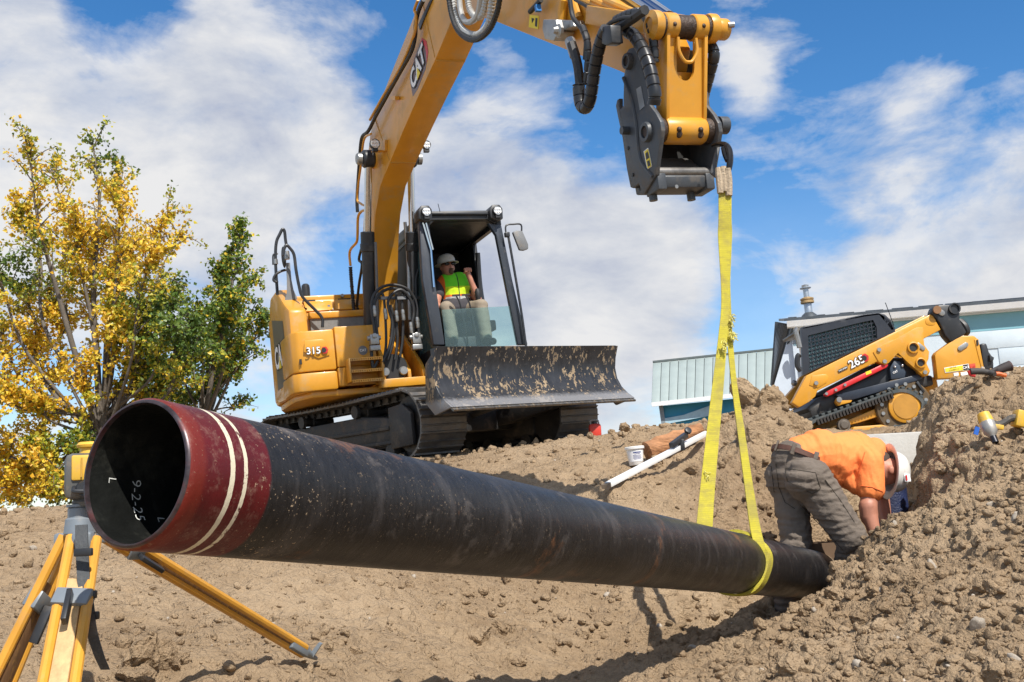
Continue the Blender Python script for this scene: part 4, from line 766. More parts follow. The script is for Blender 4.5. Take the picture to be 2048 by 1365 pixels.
# front pillars, traced on the front plane
cpart('front_pillar',MB().prism([yp(x,y) for x,y in((838,440),(858,440),(870,560),(890,690),(868,690),(846,560))],(0,.09,0)),CABP,.012)
cpart('front_pillar',MB().prism([yp(x,y) for x,y in((988,448),(1003,450),(1025,560),(1056,690),(1036,690),(1012,570),(992,470),(976,446))],(0,.07,0)),CABP,.012)
cpart('front_header',MB().prism([yp(x,y) for x,y in((848,440),(862,428),(985,428),(1000,440),(990,448),(975,440),(868,442),(856,455))],(0,.09,0)),BLK,.01)
cpart('roof_visor',MB().prism([yp(x,y,CYF-.05) for x,y in((866,424),(975,424),(977,429),(864,429))],(0,.2,0)),BLK,.006)
cpart('header_strip',MB().prism([yp(x,y,CYF-.006) for x,y in((868,432),(978,433),(978,437),(868,437))],(0,.01,0)),GRY)
for px,py in ((851,425),(993,423)):
    q=yp(px,py,CYF-.08); a=MB(); a.prism([q+Vector((x*.085,0,z*.085)) for x,z in((-1.,-.9),(-1,.3),(-.5,1),(.6,1),(1,.4),(.9,-1.1),(0,-1.4))],(0,.22,0)); cpart('light_housing',a,BLK,.012); lamp(q+Vector((0,-.02,0)),.058,cab)
# side pillars and door frame on the far side
cpart('door_pillar',MB().prism([(X1-.03,-.42,1.0),(X1-.03,-.34,1.0),(X1-.03,-.30,2.74),(X1-.03,-.40,2.74)],(.06,0,0)),BLK,.01)
cpart('door_frame',MB().tube(spline([(X1-.01,-.46,1.05),(X1-.01,-.52,1.5),(X1-.01,-.45,2.1),(X1-.01,-.50,2.55)],6),.035,8),BLK)
cpart('roof_rail',MB().bar((X1-.02,CYF+.05,2.72),(X1-.02,CYB,2.72),.06,.07),BLK); cpart('roof_rail',MB().bar((X0+.02,CYF+.05,2.72),(X0+.02,CYB,2.72),.06,.07),BLK)
cpart('rear_side_wall',MB().bb((X1-.03,-.33,1.0),(X1,CYB,2.72)),CABI); cpart('door_sill',MB().bb((X1-.04,CYF+.1,1.0),(X1,-.33,1.14)),BLK)
cpart('rear_window',MB().bb((X0+.12,CYB-.07,1.9),(X0+.5,CYB-.055,2.45)),mat('rear_glass',(.22,.36,.36),.15,0,.1))
cpart('lower_windshield',MB().prism([yp(x,y,CYF+.02) for x,y in((884,620),(1030,612),(1044,690),(892,700))],(0,.008,0)),glass('teal_glass',(.76,.90,.90),.08))
cpart('window_track',MB().tube([yp(x,y,CYF-.03) for x,y in((846,446),(862,500),(868,575))],.012,6),CHR); cpart('window_track',MB().tube([yp(x,y,CYF-.03) for x,y in((852,446),(866,500))],.010,6),CHR)
cpart('grab_rod',MB().tube(spline([yp(x,y,CYF-.06) for x,y in((1016,470),(1025,520),(1037,590),(1045,640),(1053,700))],5),.016,8),BLK)
cpart('mirror_arm',MB().tube(spline([yp(x,y,CYF-.06) for x,y in((1012,470),(1012,452),(1026,449),(1042,450),(1043,468),(1045,480))],4),.011,8),BLK)
q=yp(1044,480,CYF-.08); cpart('side_mirror',MB().prism([q+Vector((x*.01,0,-y*.01)) for x,y in[((a-1044)*.57,(b-480)*.57) for a,b in((1025,462),(1035,459),(1048,460),(1058,490),(1057,500),(1046,503),(1036,502))]],(0,.05,0)),GRY,.015)
cpart('mirror_mount',MB().box(yp(1014,470,CYF-.06),(.06,.06,.06)),BLK,.01); cpart('roof_aerial',MB().cyl(yp(876,408),yp(880,424),.004,6),BLK)
# seat, levers, consoles
cpart('seat_base',MB().bb((.62,-.98,1.05),(1.12,-.45,1.40)),CABI,.03); cpart('seat_back',MB().prism([(.60,-.55,1.35),(.60,-.37,2.05),(.60,-.29,2.05),(.60,-.45,1.35)],(.52,0,0)),CABI,.03)
for x in (.50,1.17): cpart('armrest_console',MB().bb((x-.07,-1.0,1.45),(x+.07,-.25,1.58)),CABI,.02)
cpart('joystick',MB().lathe([(.03,0),(.025,.06),(.02,.12),(.035,.17),(.04,.24),(.02,.28),(0,.28)],yp(957,600,-1.0)+Vector((0,0,-.14)),(0,0,1),12),CABI)
for x in (.74,.86): cpart('travel_lever',MB().tube(spline([(x+.05,-1.12,1.06),(x+.03,-1.18,1.4),(x-.02,-1.22,1.75),(x-.05,-1.2,1.86)],4),.010,6).bar((x-.10,-1.2,1.87),(x+.0,-1.2,1.87),.02,.02),CABI)
for x in (.70,.90): cpart('pedal',MB().box((x,-1.2,1.12),(.11,.2,.02),Matrix.Rotation(.5,3,'X')),CABI)
cpart('monitor_arm',MB().box((.41,-1.0,1.75),(.05,.12,.3)),CABI,.01)
# ------------------------------------------------------------------ yellow lifting sling and hook
def hgt(x,y): return float(height(np.array([x]),np.array([y]))[0])
SLG=mat('yellow_webbing',(.58,.50,.04),.75,0,.12,12,bump=.5,bs=160,dust=.6,ds=10,dlev=.53,dcol=(.36,.29,.09),stretch=(1,1,3))
def sling_mat():
    m=MATS['yellow_webbing']; t=m.node_tree; b=t.nodes['Principled BSDF']; src=b.inputs['Base Color'].links[0].from_socket; tcn=N(t,'ShaderNodeTexCoord')
    wv=N(t,'ShaderNodeTexWave'); wv.bands_direction='Z'; wv.inputs['Scale'].default_value=28; wv.inputs['Distortion'].default_value=1.2; wv.inputs['Detail'].default_value=3; L(t,tcn.outputs['Object'],wv.inputs['Vector'])
    dn=noise(t,tcn.outputs['Object'],4.5,8,.7); c=mix(t,mth(t,'MULTIPLY',wv.outputs['Fac'],.22),src,(.30,.25,.03)); c=mix(t,mth(t,'MULTIPLY',ramp(t,dn,[(.48,0),(.64,1)]),.55),c,(.30,.24,.10)); L(t,c,b.inputs['Base Color'])
sling_mat()
SLV=mat('beige_leather_sleeve',(.42,.33,.23),.8,0,.2,30,bump=.5,bs=60)
hk=P(1450,332,5.92)
sling=root('lifting_sling',Matrix.Translation(hk),'bright yellow webbing sling hung from the coupler hook and looped round the pipe','sling')
def ribbon(edges,th=.010,sub=5):
    L_=spline([P(a,b,Y)-hk for a,b,c,d,Y in edges],sub); R_=spline([P(c,d,Y+dy)-hk for (a,b,c,d,Y),dy in zip(edges,[.0]*len(edges))],sub); vs=[];n=len(L_)
    for i in range(n):
        t=(L_[min(i+1,n-1)]-L_[max(i-1,0)]); w=(R_[i]-L_[i]); nn=t.cross(w).normalized()*th/2
        if (nn.y>0): nn=-nn
        vs+=[L_[i]+nn,R_[i]+nn,R_[i]-nn,L_[i]-nn]
    fs=[(4*i+k,4*i+(k+1)%4,4*i+4+(k+1)%4,4*i+4+k) for i in range(n-1) for k in range(4)]+[(0,1,2,3),(4*n-4,4*n-1,4*n-2,4*n-3)]
    return MB().add(vs,fs)
ribbon([(1437,378,1463,384,5.93),(1437,440,1463,440,5.92),(1436,470,1464,470,5.92),(1439,520,1462,520,5.9),(1442,570,1460,570,5.88),(1442,620,1458,620,5.86),(1437,670,1455,670,5.83),(1431,720,1451,720,5.8),(1421,800,1445,800,5.75),(1409,900,1436,900,5.66),(1398,1000,1428,1000,5.56),(1392,1060,1424,1065,5.5),(1385,1130,1418,1130,5.5)]).build('wide_leg',SLG,sling,ang=60)
ribbon([(1448,400,1458,400,5.95),(1450,480,1460,480,5.93),(1451,560,1460,560,5.90),(1452,640,1463,640,5.87),(1456,700,1467,700,5.84),(1463,770,1474,770,5.80),(1473,850,1487,850,5.74),(1486,950,1502,950,5.66),(1499,1050,1519,1050,5.58),(1507,1090,1529,1092,5.54),(1512,1125,1534,1125,5.53)],.014).build('narrow_leg',SLG,sling,ang=60)
# choke round the pipe: a ring of webbing in pipe coordinates
ring=MB(); NR=60; s0=3.98; vs=[]
for k in range(NR):
    a=2*math.pi*k/NR; wv=.012*math.sin(3*a+1); sc=s0-.0+.05*math.cos(a)*0+wv*.5+.05*math.sin(a+.4)*.6
    for w,r in((-.042,PR+.002),(.042,PR+.002),(.040,PR+.016+.004*math.sin(5*a)),(-.040,PR+.016+.004*math.sin(5*a))):
        q=PM@Vector((sc+w,r*math.cos(a),r*math.sin(a))); vs.append(q-hk)
ring.add(vs,[(4*k+j,4*k+(j+1)%4,4*((k+1)%NR)+(j+1)%4,4*((k+1)%NR)+j) for k in range(NR) for j in range(4)]).build('choke_loop',SLG,sling,ang=60)
sv=MB()
for i,(a,b,c,d) in enumerate(((1434,345,1447,395),(1443,342,1455,392),(1452,345,1464,400))):
    sv.tube(spline([P(a+3,b-8,5.93-.01*i)-hk,P((a+c)/2-1,(b+d)/2-10,5.92)-hk,P(c-6,d-8,5.92)-hk],5),.02,8,rf=lambda l,t:.019+.004*math.sin(t*3))
sv.build('leather_sleeve',SLV,sling)
fr=random.Random(3)
for (px,py,Y,n) in ((1463,640,5.84,26),(1465,672,5.82,34),(1448,690,5.78,30),(1462,665,5.83,20),(1412,945,5.6,10)):
    m_=MB(); o_=P(px,py,Y)-hk
    for k in range(n):
        d=Vector((fr.uniform(-.6,1),fr.uniform(-1,.3),fr.uniform(-.8,.5))).normalized(); ln_=fr.uniform(.008,.026); b_=o_+Vector((fr.uniform(-.012,.012),0,fr.uniform(-.025,.025)))
        m_.tube([b_,b_+d*ln_*.5,b_+d*ln_+Vector((0,0,-.008))],.0022,4)
    tag(m_.build('frayed_threads',mat('frayed_yellow',(.62,.56,.15),.8),sling),None,kind='stuff')
HK=mat('black_hook_steel',(.02,.02,.022),.3,.5,.2,20)
hr=root('lifting_hook',Matrix.Translation(P(1432,285,6.05)),'black steel safety hook joining the coupler to the yellow sling','hook'); hO=P(1432,285,6.05)
h_=MB(); h_.tube(spline([P(x,y,Y)-hO for x,y,Y in((1426,292,6.08),(1437,289,6.02),(1449,290,5.98),(1457,298,5.95),(1460,314,5.93),(1459,332,5.92),(1455,345,5.92),(1449,340,5.92))],6),.013,10,rf=lambda l,t:.012+.008*math.sin(math.pi*t)); h_.build('hook_body',HK,hr)
h_=MB(); h_.tube(spline([P(x,y,Y)-hO for x,y,Y in((1447,296,5.97),(1450,310,5.95),(1455,322,5.93))],5),.016,8); h_.build('safety_latch',HK,hr)
h_=MB(); h_.prism([P(x,y,6.06)-hO for x,y in((1432,296),(1441,294),(1436,312),(1433,330),(1433,356),(1425,350),(1420,345),(1426,320))],Vector((0,.02,0))); h_.build('hook_lug',COUP,hr,.004)
# ------------------------------------------------------------------ people
def blobmesh(mb,voxel,sm=4,wr=0,seed=1,ws=(9,9,9)):
    me=mb.mesh('tmp',merge=False); o=bpy.data.objects.new('tmp',me); COL.objects.link(o)
    r=o.modifiers.new('r','REMESH'); r.mode='VOXEL'; r.voxel_size=voxel; r.adaptivity=0
    s=o.modifiers.new('s','SMOOTH'); s.iterations=sm; s.factor=.5
    dg=bpy.context.evaluated_depsgraph_get(); m2=bpy.data.meshes.new_from_object(o.evaluated_get(dg)); bpy.data.objects.remove(o); bpy.data.meshes.remove(me)
    if wr:
        nv=len(m2.vertices); co=np.empty(nv*3); m2.vertices.foreach_get('co',co); co=co.reshape(-1,3); no=np.array([v.normal[:] for v in m2.vertices])
        d=fbm(co[:,0]*ws[0]+co[:,1]*ws[1]*.7+seed,co[:,2]*ws[2]-co[:,1]*3,seed,3); d=np.abs(d)*-1.6+.3; co=co+no*(d*wr)[:,None]; m2.vertices.foreach_set('co',co.ravel()); m2.update()
    m2.shade_smooth(); return m2
SKIN=mat('sunburnt_skin',(.46,.20,.13),.5,0,.12,14,bump=.08,bs=120); HAT=mat('worn_hard_hat',(.55,.52,.46),.45,0,.12,20,dust=.45,ds=18,dlev=.55,dcol=(.28,.2,.14))
def hardhat(nm,parent,c,ax,fwd,r,m,under=None):
    ax=Vector(ax).normalized(); fwd=Vector(fwd); fwd=(fwd-ax*fwd.dot(ax)).normalized(); sd=ax.cross(fwd); vs=[];n=28; prof=[(1.32,-.10),(1.36,-.08),(1.30,-.03),(1.05,.0),(1.0,.15),(.96,.45),(.84,.72),(.6,.92),(.3,1.0),(.02,1.03)]; inn=[(.0,.97),(.7,.75),(.93,.3),(.97,0.),(1.0,-.04)]
    allp=prof+inn
    for rr,h in allp:
        for k in range(n):
            a=2*math.pi*k/n; el=1.12 if True else 1; ridge=1+.03*(abs(math.sin(a))<.15)*(h>.3)
            vs.append(Vector(c)+ax*h*r*ridge+fwd*math.cos(a)*rr*r*el+sd*math.sin(a)*rr*r*.95)
    m_=len(allp); fs=[(j*n+k,j*n+(k+1)%n,((j+1)%m_)*n+(k+1)%n,((j+1)%m_)*n+k) for j in range(m_) for k in range(n)]
    o=MB().add(vs,fs).build(nm,m,parent,ang=60,merge=False); return o,fwd,sd
# --- operator in the cab
OPO=U.M@Vector((.80,-.35,1.38)); OPM=Matrix.Translation(OPO)@U.M.to_3x3().to_4x4(); OPI=OPM.inverted()@U.M
op=root('person',OPM,'seated operator in hi-vis vest, sunglasses and hard hat inside the cab','person')
def oy(px,py,y): return OPI@U.y(px,py,y-.27*(1 if y>-.8 else .35))
b=MB(); hd=oy(895,535,-.48)
b.sph(hd,.1,14,10,(.84,1.,1.22)); b.sph(hd+Vector((0,-.03,-.06)),.07,12,8,(.95,.95,1)); b.sph(hd+Vector((.012,-.103,-.012)),.02,8,6,(.8,1,1.3))
for s in(-1,1): b.sph(hd+Vector((s*.088,.01,-.01)),.024,8,6,(.5,.8,1.3))
shl=oy(880,572,-.42); shr=oy(937,572,-.42); pel=oy(910,618,-.38); b.cap(hd+Vector((0,.03,-.08)),hd+Vector((0,.04,-.2)),.065,.075)
b.cap(shl.lerp(shr,.3),pel,.15,.16); b.cap(shl,shr,.08,.08)
elb=oy(957,602,-.62); wri=oy(938,553,-.66); b.cap(shr,elb,.062,.05); b.cap(elb,wri,.05,.034)
elL=oy(872,610,-.6); wrL=oy(884,618,-.85); b.cap(shl,elL,.06,.048); b.cap(elL,wrL,.046,.034)
for kx,ky,fx,fy in((893,617,906,682),(962,613,974,682)):
    kn=oy(kx,ky,-.92); ft=oy(fx,fy,-1.02); b.cap(pel+Vector(((-.1 if kx<900 else .1),0,-.03)),kn,.09,.07); b.cap(kn,ft,.06,.045)
# fist: palm, four fingers, thumb
fc=wri+Vector((-.02,-.01,.05)); b.cap(wri,fc,.034,.036); b.sph(fc,.042,10,8,(.9,.6,1))
link('body',blobmesh(b,.011,3),SKIN,op)
fg=MB()
for k in range(4):
    p=fc+Vector((-.042+.0+k*.026,-.02,.036-.004*abs(k-1.5))); fg.cap(p,p+Vector((-.004,-.028,.006)),.0125,.012,8); fg.cap(p+Vector((-.004,-.028,.006)),p+Vector((-.002,-.026,-.03)),.012,.011,8)
fg.cap(fc+Vector((-.05,-.01,-.01)),fc+Vector((-.03,-.045,.0)),.013,.012,8); link('fingers',blobmesh(fg,.006,1),SKIN,op)
HV=bpy.data.materials.new('hi_vis_vest'); HV.use_nodes=True; t=HV.node_tree; pb=t.nodes['Principled BSDF']; tcn=N(t,'ShaderNodeTexCoord'); se=N(t,'ShaderNodeSeparateXYZ'); L(t,tcn.outputs['Object'],se.inputs[0])
zt=(hd.z-.14); z=mth(t,'DIVIDE',mth(t,'SUBTRACT',se.outputs[2],pel.z-.05),zt-pel.z+.05); c=ramp(t,z,[(0,(.62,.85,.02)),(.22,(.62,.85,.02)),(.225,(.9,.22,.03)),(.29,(.9,.22,.03)),(.295,(.55,.56,.55)),(.40,(.55,.56,.55)),(.405,(.9,.22,.03)),(.46,(.9,.22,.03)),(.465,(.62,.85,.02)),(.68,(.62,.85,.02)),(.70,(.16,.75,.02))])
for n_ in t.nodes:
    if n_.type=='VALTORGB': n_.color_ramp.interpolation='CONSTANT'
xx=mth(t,'ABSOLUTE',mth(t,'SUBTRACT',se.outputs[0],(shl.x+shr.x)/2)); c=mix(t,mth(t,'GREATER_THAN',xx,.165),c,(.9,.16,.02)); c=mix(t,mth(t,'LESS_THAN',xx,.006),c,(.03,.03,.03)); L(t,c,pb.inputs['Base Color']); pb.inputs['Roughness'].default_value=.8
v=MB(); v.cap(shl.lerp(shr,.33),pel+Vector((0,-.0,.04)),.175,.19); v.cap(shl.lerp(shr,.67),pel+Vector((0,0,.04)),.175,.19); v.cap(shl.lerp(shr,.06),shl.lerp(shr,.94),.095,.095); link('safety_vest',blobmesh(v,.013,3,.006),HV,op)
v=MB(); v.cap(pel+Vector((-.06,-.06,-.02)),pel+Vector((.06,-.06,-.02)),.175,.175); v.cap(shl+Vector((.0,0,.0)),shl.lerp(elL,.45),.082,.078); v.cap(shr,shr.lerp(elb,.38),.082,.078); v.cap(hd+Vector((0,.03,-.17)),hd+Vector((0,.03,-.13)),.07,.068); link('dark_shirt',blobmesh(v,.013,2),mat('charcoal_cloth',(.045,.042,.05),.85,0,.1),op)
v=MB(); TAN=mat('tan_trousers',(.27,.22,.165),.85,0,.1,8,bump=.2,bs=60)
for s,kx,ky,fx,fy in((-1,893,617,906,682),(1,962,613,974,682)):
    kn=oy(kx,ky,-.92); ft=oy(fx,fy,-1.0); v.cap(pel+Vector((s*.1,-.02,-.05)),kn,.115,.092); v.cap(kn,ft.lerp(kn,.1),.088,.078)
link('trousers',blobmesh(v,.014,3,.008),TAN,op)
for s,fx,fy in((-1,906,682),(1,974,682)):
    f_=oy(fx,fy,-1.05); v=MB(); v.cap(f_+Vector((0,.05,.0)),f_+Vector((s*.03,-.13,-.03)),.052,.045); link('boot',blobmesh(v,.013,2),mat('brown_boot',(.05,.04,.03),.7),op)
hat,_,_=hardhat('hard_hat',op,hd+Vector((-.005,.01,.05)),(-.08,-.02,1),(.1,-1,0),.118,HAT)
g=MB()
for s in(-1,1): g.sph(hd+Vector((s*.04+.008,-.098,.022)),.034,12,8,(1,.35,.62))
g.bar(hd+Vector((-.085,-.05,.03)),hd+Vector((.095,-.05,.03)),.05,.012); link('sunglasses',g.mesh('sunglasses'),mat('black_lens',(.008,.008,.01),.12),op)
g=MB(); g.sph(hd+Vector((.01,-.098,-.078)),.036,10,8,(.95,.5,.9)); g.sph(hd+Vector((.01,-.105,-.045)),.03,10,6,(1.1,.4,.35)); link('goatee',g.mesh('goatee'),mat('brown_beard',(.11,.06,.035),.8,0,.3,60,bump=.5,bs=150),op)
# --- worker bending over in the pit
WO=Vector((P(1575,1236,6.95).x,6.95,-.86)); wk=root('person',Matrix.Translation(WO),'bending worker in orange shirt and grey-brown trousers reaching into the pit','person')
J=lambda a,b,Y:P(a,b,Y)-WO
pv=J(1593,940,6.95); hL=J(1580,955,7.02); hR=J(1622,960,6.80); kL=J(1592,1088,6.92); aL=J(1572,1228,6.98); kR=J(1704,1078,6.72); aR=J(1692,1200,6.95)
ch=J(1712,918,7.1); sN=J(1742,925,6.93); sF=J(1748,905,7.32); eN=J(1737,1022,6.88); wN=J(1749,1068,6.85); eF=J(1765,1000,7.4); wF=J(1775,1060,7.3); hdw=J(1771,942,7.14)
PANT=mat('grey_brown_work_trousers',(.145,.117,.094),.9,0,.22,7,bump=.35,bs=45,dust=.3,ds=9,dlev=.56,dcol=(.22,.18,.14)); ORA=mat('orange_shirt',(1.0,.26,.065),.8,0,.07,6,bump=.25,bs=26); LTH=mat('brown_belt',(.10,.045,.03),.6,0,.3,20)
b=MB(); b.cap(pv,ch,.12,.13); b.cap(sN,sF,.07,.07); b.cap(ch,hdw,.06,.06); b.sph(hdw,.1,16,12,(1.1,.85,.95)); b.sph(hdw+Vector((-.09,-.04,-.05)),.02,8,6); b.sph(hdw+Vector((.01,-.09,0)),.025,8,6,(1,.5,1.2))
b.cap(sN,eN,.06,.055); b.cap(eN+Vector((0,0,.03)),eN+Vector((0,0,-.04)),.06,.058); b.cap(eN,wN,.056,.04); b.cap(sF,eF,.055,.05); b.cap(eF,wF,.05,.036)
b.cap(hL,kL,.09,.06); b.cap(kL,aL,.06,.05); b.cap(hR,kR,.09,.06); b.cap(kR,aR,.06,.05)
for w,dx in((wN,.02),(wF,.0)):
    b.cap(w,w+Vector((.02,.02,-.08)),.038,.036)
    for k in range(4): q=w+Vector((-.012+.014*k,.0+.012*k,-.1)); b.cap(q,q+Vector((.012,-.01,-.045)),.0105,.010,8); b.cap(q+Vector((.012,-.01,-.045)),q+Vector((.03,-.0,-.07)),.010,.009,8)
    b.cap(w+Vector((-.02,-.02,-.05)),w+Vector((.0,-.045,-.09)),.012,.011,8)
link('body',blobmesh(b,.0085,2),SKIN,wk)
axs=Vector((.42,.08,.9)).normalized(); bcs=J(1596,914,6.95)
v=MB(); v.sph(pv+Vector((-.01,0,-.02)),.165,18,12,(1,1.1,.92)); v.sph(hL+Vector((-.035,-.02,-.01)),.14,16,10); v.sph(hR+Vector((-.03,-.02,.0)),.145,16,10); v.cap(pv+Vector((.0,.0,.0)),bcs-axs*.05,.165,.165)
v.cap(hL,kL,.132,.100); v.cap(kL,aL,.100,.088); v.cap(hR,kR,.140,.100); v.cap(kR,aR,.098,.088); v.cap(kR.lerp(hR,.3),kR,.112,.105)
pants=link('trousers',blobmesh(v,.010,3,.016,5,(10,10,26)),PANT,wk)
v=MB(); v.cap(bcs+axs*.0+Vector((.03,0,-.02)),J(1640,912,6.97),.158,.172); v.cap(J(1640,912,6.97),pv.lerp(ch,.5)+Vector((0,0,.012)),.178,.182); v.cap(pv.lerp(ch,.5)+Vector((0,0,.012)),ch+Vector((-.02,0,.015)),.182,.175); v.cap(ch+Vector((-.03,0,-.02)),ch+Vector((-.02,-.02,-.09)),.14,.10); v.cap(sN+Vector((-.03,.03,.015)),sF+Vector((-.02,-.03,.0)),.105,.105)
v.cap(sN+Vector((-.01,.0,.0)),sN.lerp(eN,.55)+Vector((.005,0,0)),.098,.092); v.cap(sF,sF.lerp(eF,.55),.09,.085); v.cap(pv.lerp(ch,.75)+Vector((0,-.04,-.06)),J(1712,975,6.95),.11,.05)
link('shirt',blobmesh(v,.009,3,.010,9,(22,8,5)),ORA,wk)
# seams and pockets: thin stitch lines laid on the trousers and shirt where the camera sees them
from mathutils.bvhtree import BVHTree
def stitch(target,lines,nm,m,r=.0022,off=.0015):
    bv=BVHTree.FromPolygons([v.co[:] for v in target.data.vertices],[p.vertices[:] for p in target.data.polygons]); out=MB()
    for ln in lines:
        pts=[]
        for (x0,y0),(x1,y1) in zip(ln[:-1],ln[1:]):
            for k in range(10):
                t_=k/10; h_=bv.ray_cast(-WO,ray(x0+(x1-x0)*t_,y0+(y1-y0)*t_).normalized())
                if h_[0] is not None: pts.append(h_[0]+h_[1]*off)
        if len(pts)>3: out.tube(pts,r,5)
    if out.v: link(nm,out.mesh(nm,merge=False),m,wk)
stitch(pants,[[(1571,937),(1631,946),(1641,977),(1625,988),(1575,963),(1571,937)],[(1552,928),(1558,975),(1570,1005),(1592,1020)],[(1534,930),(1543,934),(1549,990)],[(1650,960),(1680,1000),(1712,1050)],[(1600,1010),(1650,1060),(1690,1105)]],'seam',mat('dark_seam',(.05,.04,.03),.9))
shirt=[c for c in wk.children if c.name.startswith('shirt')][0]
stitch(shirt,[[(1722,972),(1745,975),(1768,985)],[(1730,905),(1722,930),(1716,955)]],'shirt_hem',mat('hem_orange',(.70,.13,.03),.85),.003)
# belt and loops
ax_=Vector((.42,.08,.9)).normalized(); bc=J(1596,914,6.95); e1_=Vector((0,1,0)); e1_=(e1_-ax_*e1_.dot(ax_)).normalized(); e2_=ax_.cross(e1_)
bm_=[]; nb=36
for k in range(nb):
    a=2*math.pi*k/nb
    for h,r in((-.016,.178),(.016,.178),(.016,.168),(-.016,.168)): bm_.append(bc+ax_*h+(e1_*math.cos(a)*1.04+e2_*math.sin(a))*r)
link('belt',MB().add(bm_,[(4*k+j,4*k+(j+1)%4,4*((k+1)%nb)+(j+1)%4,4*((k+1)%nb)+j) for k in range(nb) for j in range(4)]).mesh('belt'),LTH,wk)
for a in (math.pi*.62,math.pi*.85,math.pi*1.12,math.pi*1.35):
    q=bc+(e1_*math.cos(a)*1.04+e2_*math.sin(a))*.18; link('belt_loop',MB().box(q,(.075,.03,.012),Matrix(((ax_.x,e1_.x,e2_.x),(ax_.y,e1_.y,e2_.y),(ax_.z,e1_.z,e2_.z)))@Matrix.Rotation(math.pi/2-a+math.pi,3,'X')).mesh('belt_loop',.003),PANT,wk)
HATW=mat('white_hard_hat',(.70,.68,.64),.4,0,.05,12,dust=.35,ds=16,dlev=.56,dcol=(.30,.16,.12))
hat,fw,sd=hardhat('hard_hat',wk,hdw+Vector((.03,.01,-.005)),(1,.10,-.16),(-.16,-.15,-1),.125,HATW)
q=hdw+Vector((.105,-.095,-.06)); patch([q+Vector((-.02,-.01,-.02)),q+Vector((.02,-.006,-.02)),q+Vector((.02,0,.03)),q+Vector((-.02,-.004,.03))],(0,-1,.1),WHT,hat,'hat_sticker',.004); patch([q+Vector((-.015,-.016,-.012)),q+Vector((-.004,-.014,-.012)),q+Vector((-.004,-.012,.022)),q+Vector((-.015,-.013,.022))],(0,-1,.1),REDP,hat,'hat_sticker',.003)
for foot in (aL,aR):
    v=MB(); v.cap(foot+Vector((-.02,.02,.03)),foot+Vector((.06,.10,-.03)),.062,.05); v.cap(foot+Vector((-.02,.02,.03)),foot+Vector((-.02,.02,-.035)),.06,.055); link('boot',blobmesh(v,.011,2),mat('dusty_boot',(.10,.08,.06),.85,0,.3,15),wk)
v=MB(); v.cap(hdw+Vector((-.03,.02,.06)),hdw+Vector((-.02,.03,-.02)),.085,.075); link('hair',blobmesh(v,.011,2),mat('short_dark_hair',(.06,.04,.03),.8,0,.3,50),wk)
# ------------------------------------------------------------------ things in and around the pit
bxo=P(1643,1128,7.0); bxr=root('cardboard_box',Matrix.Translation((bxo.x,7.12,-.86)),'dark cardboard box with white label behind the pipe end by the boots','box'); CARD=mat('cardboard',(.16,.10,.06),.85,0,.15,9)
hB=bxo.z+.86+.13
for (a,b_) in (((-.14,-.10,0),(.14,-.088,hB)),((-.14,.088,0),(.14,.10,hB)),((-.14,-.087,0),(-.128,.087,hB)),((.128,-.087,0),(.14,.087,hB))): MB().bb(a,b_).build('box_side',CARD,bxr)
MB().bb((-.13,-.09,.0),(.13,.09,.01)).build('box_bottom',CARD,bxr); MB().prism([(-.09,.086,hB-.13),(.05,.086,hB-.14),(.06,.086,hB-.02),(-.08,.086,hB-.01)],(0,-.002,0)).build('box_label',mat('bluish_paper',(.45,.5,.62),.7),bxr)
bgo=P(1618,1085,7.35); bg=root('work_bag',Matrix.Translation((bgo.x,7.45,-.86)),'grey cloth bag standing behind the cardboard box','bag'); v=MB(); v.cap((-.06,0,.08),(.08,0,.08),.14,.14); v.cap((-.03,0,.1),(.0,0,bgo.z+.86-.05),.15,.07); link('bag_body',blobmesh(v,.014,3,.03,3),mat('grey_canvas',(.16,.15,.14),.9,0,.2,10,bump=.4,bs=40),bg); MB().tube(spline([(-.06,0,.3),(-.03,-.03,bgo.z+.88),(.03,-.03,bgo.z+.88),(.06,0,.3)],6),.012,8).build('bag_handle',RUB,bg)
bpo=P(1787,1020,7.55); bp=root('blue_pipe_stub',Matrix.Translation((bpo.x,7.6,-.86)),'dark blue coated pipe stub standing in front of the bending worker','pipe')
BLU=mat('dark_blue_coating',(.012,.022,.075),.5,0,.3,15,bump=.5,bs=80); MB().lathe([(.12,0),(.12,.85),(.115,.88),(.10,.88),(.10,.5)],(0,0,0),(0,0,1),32).build('stub_wall',BLU,bp); MB().lathe([(.12,.60),(.15,.60),(.15,.63),(.12,.63)],(0,0,0),(0,0,1),32).build('stub_collar',BLU,bp)
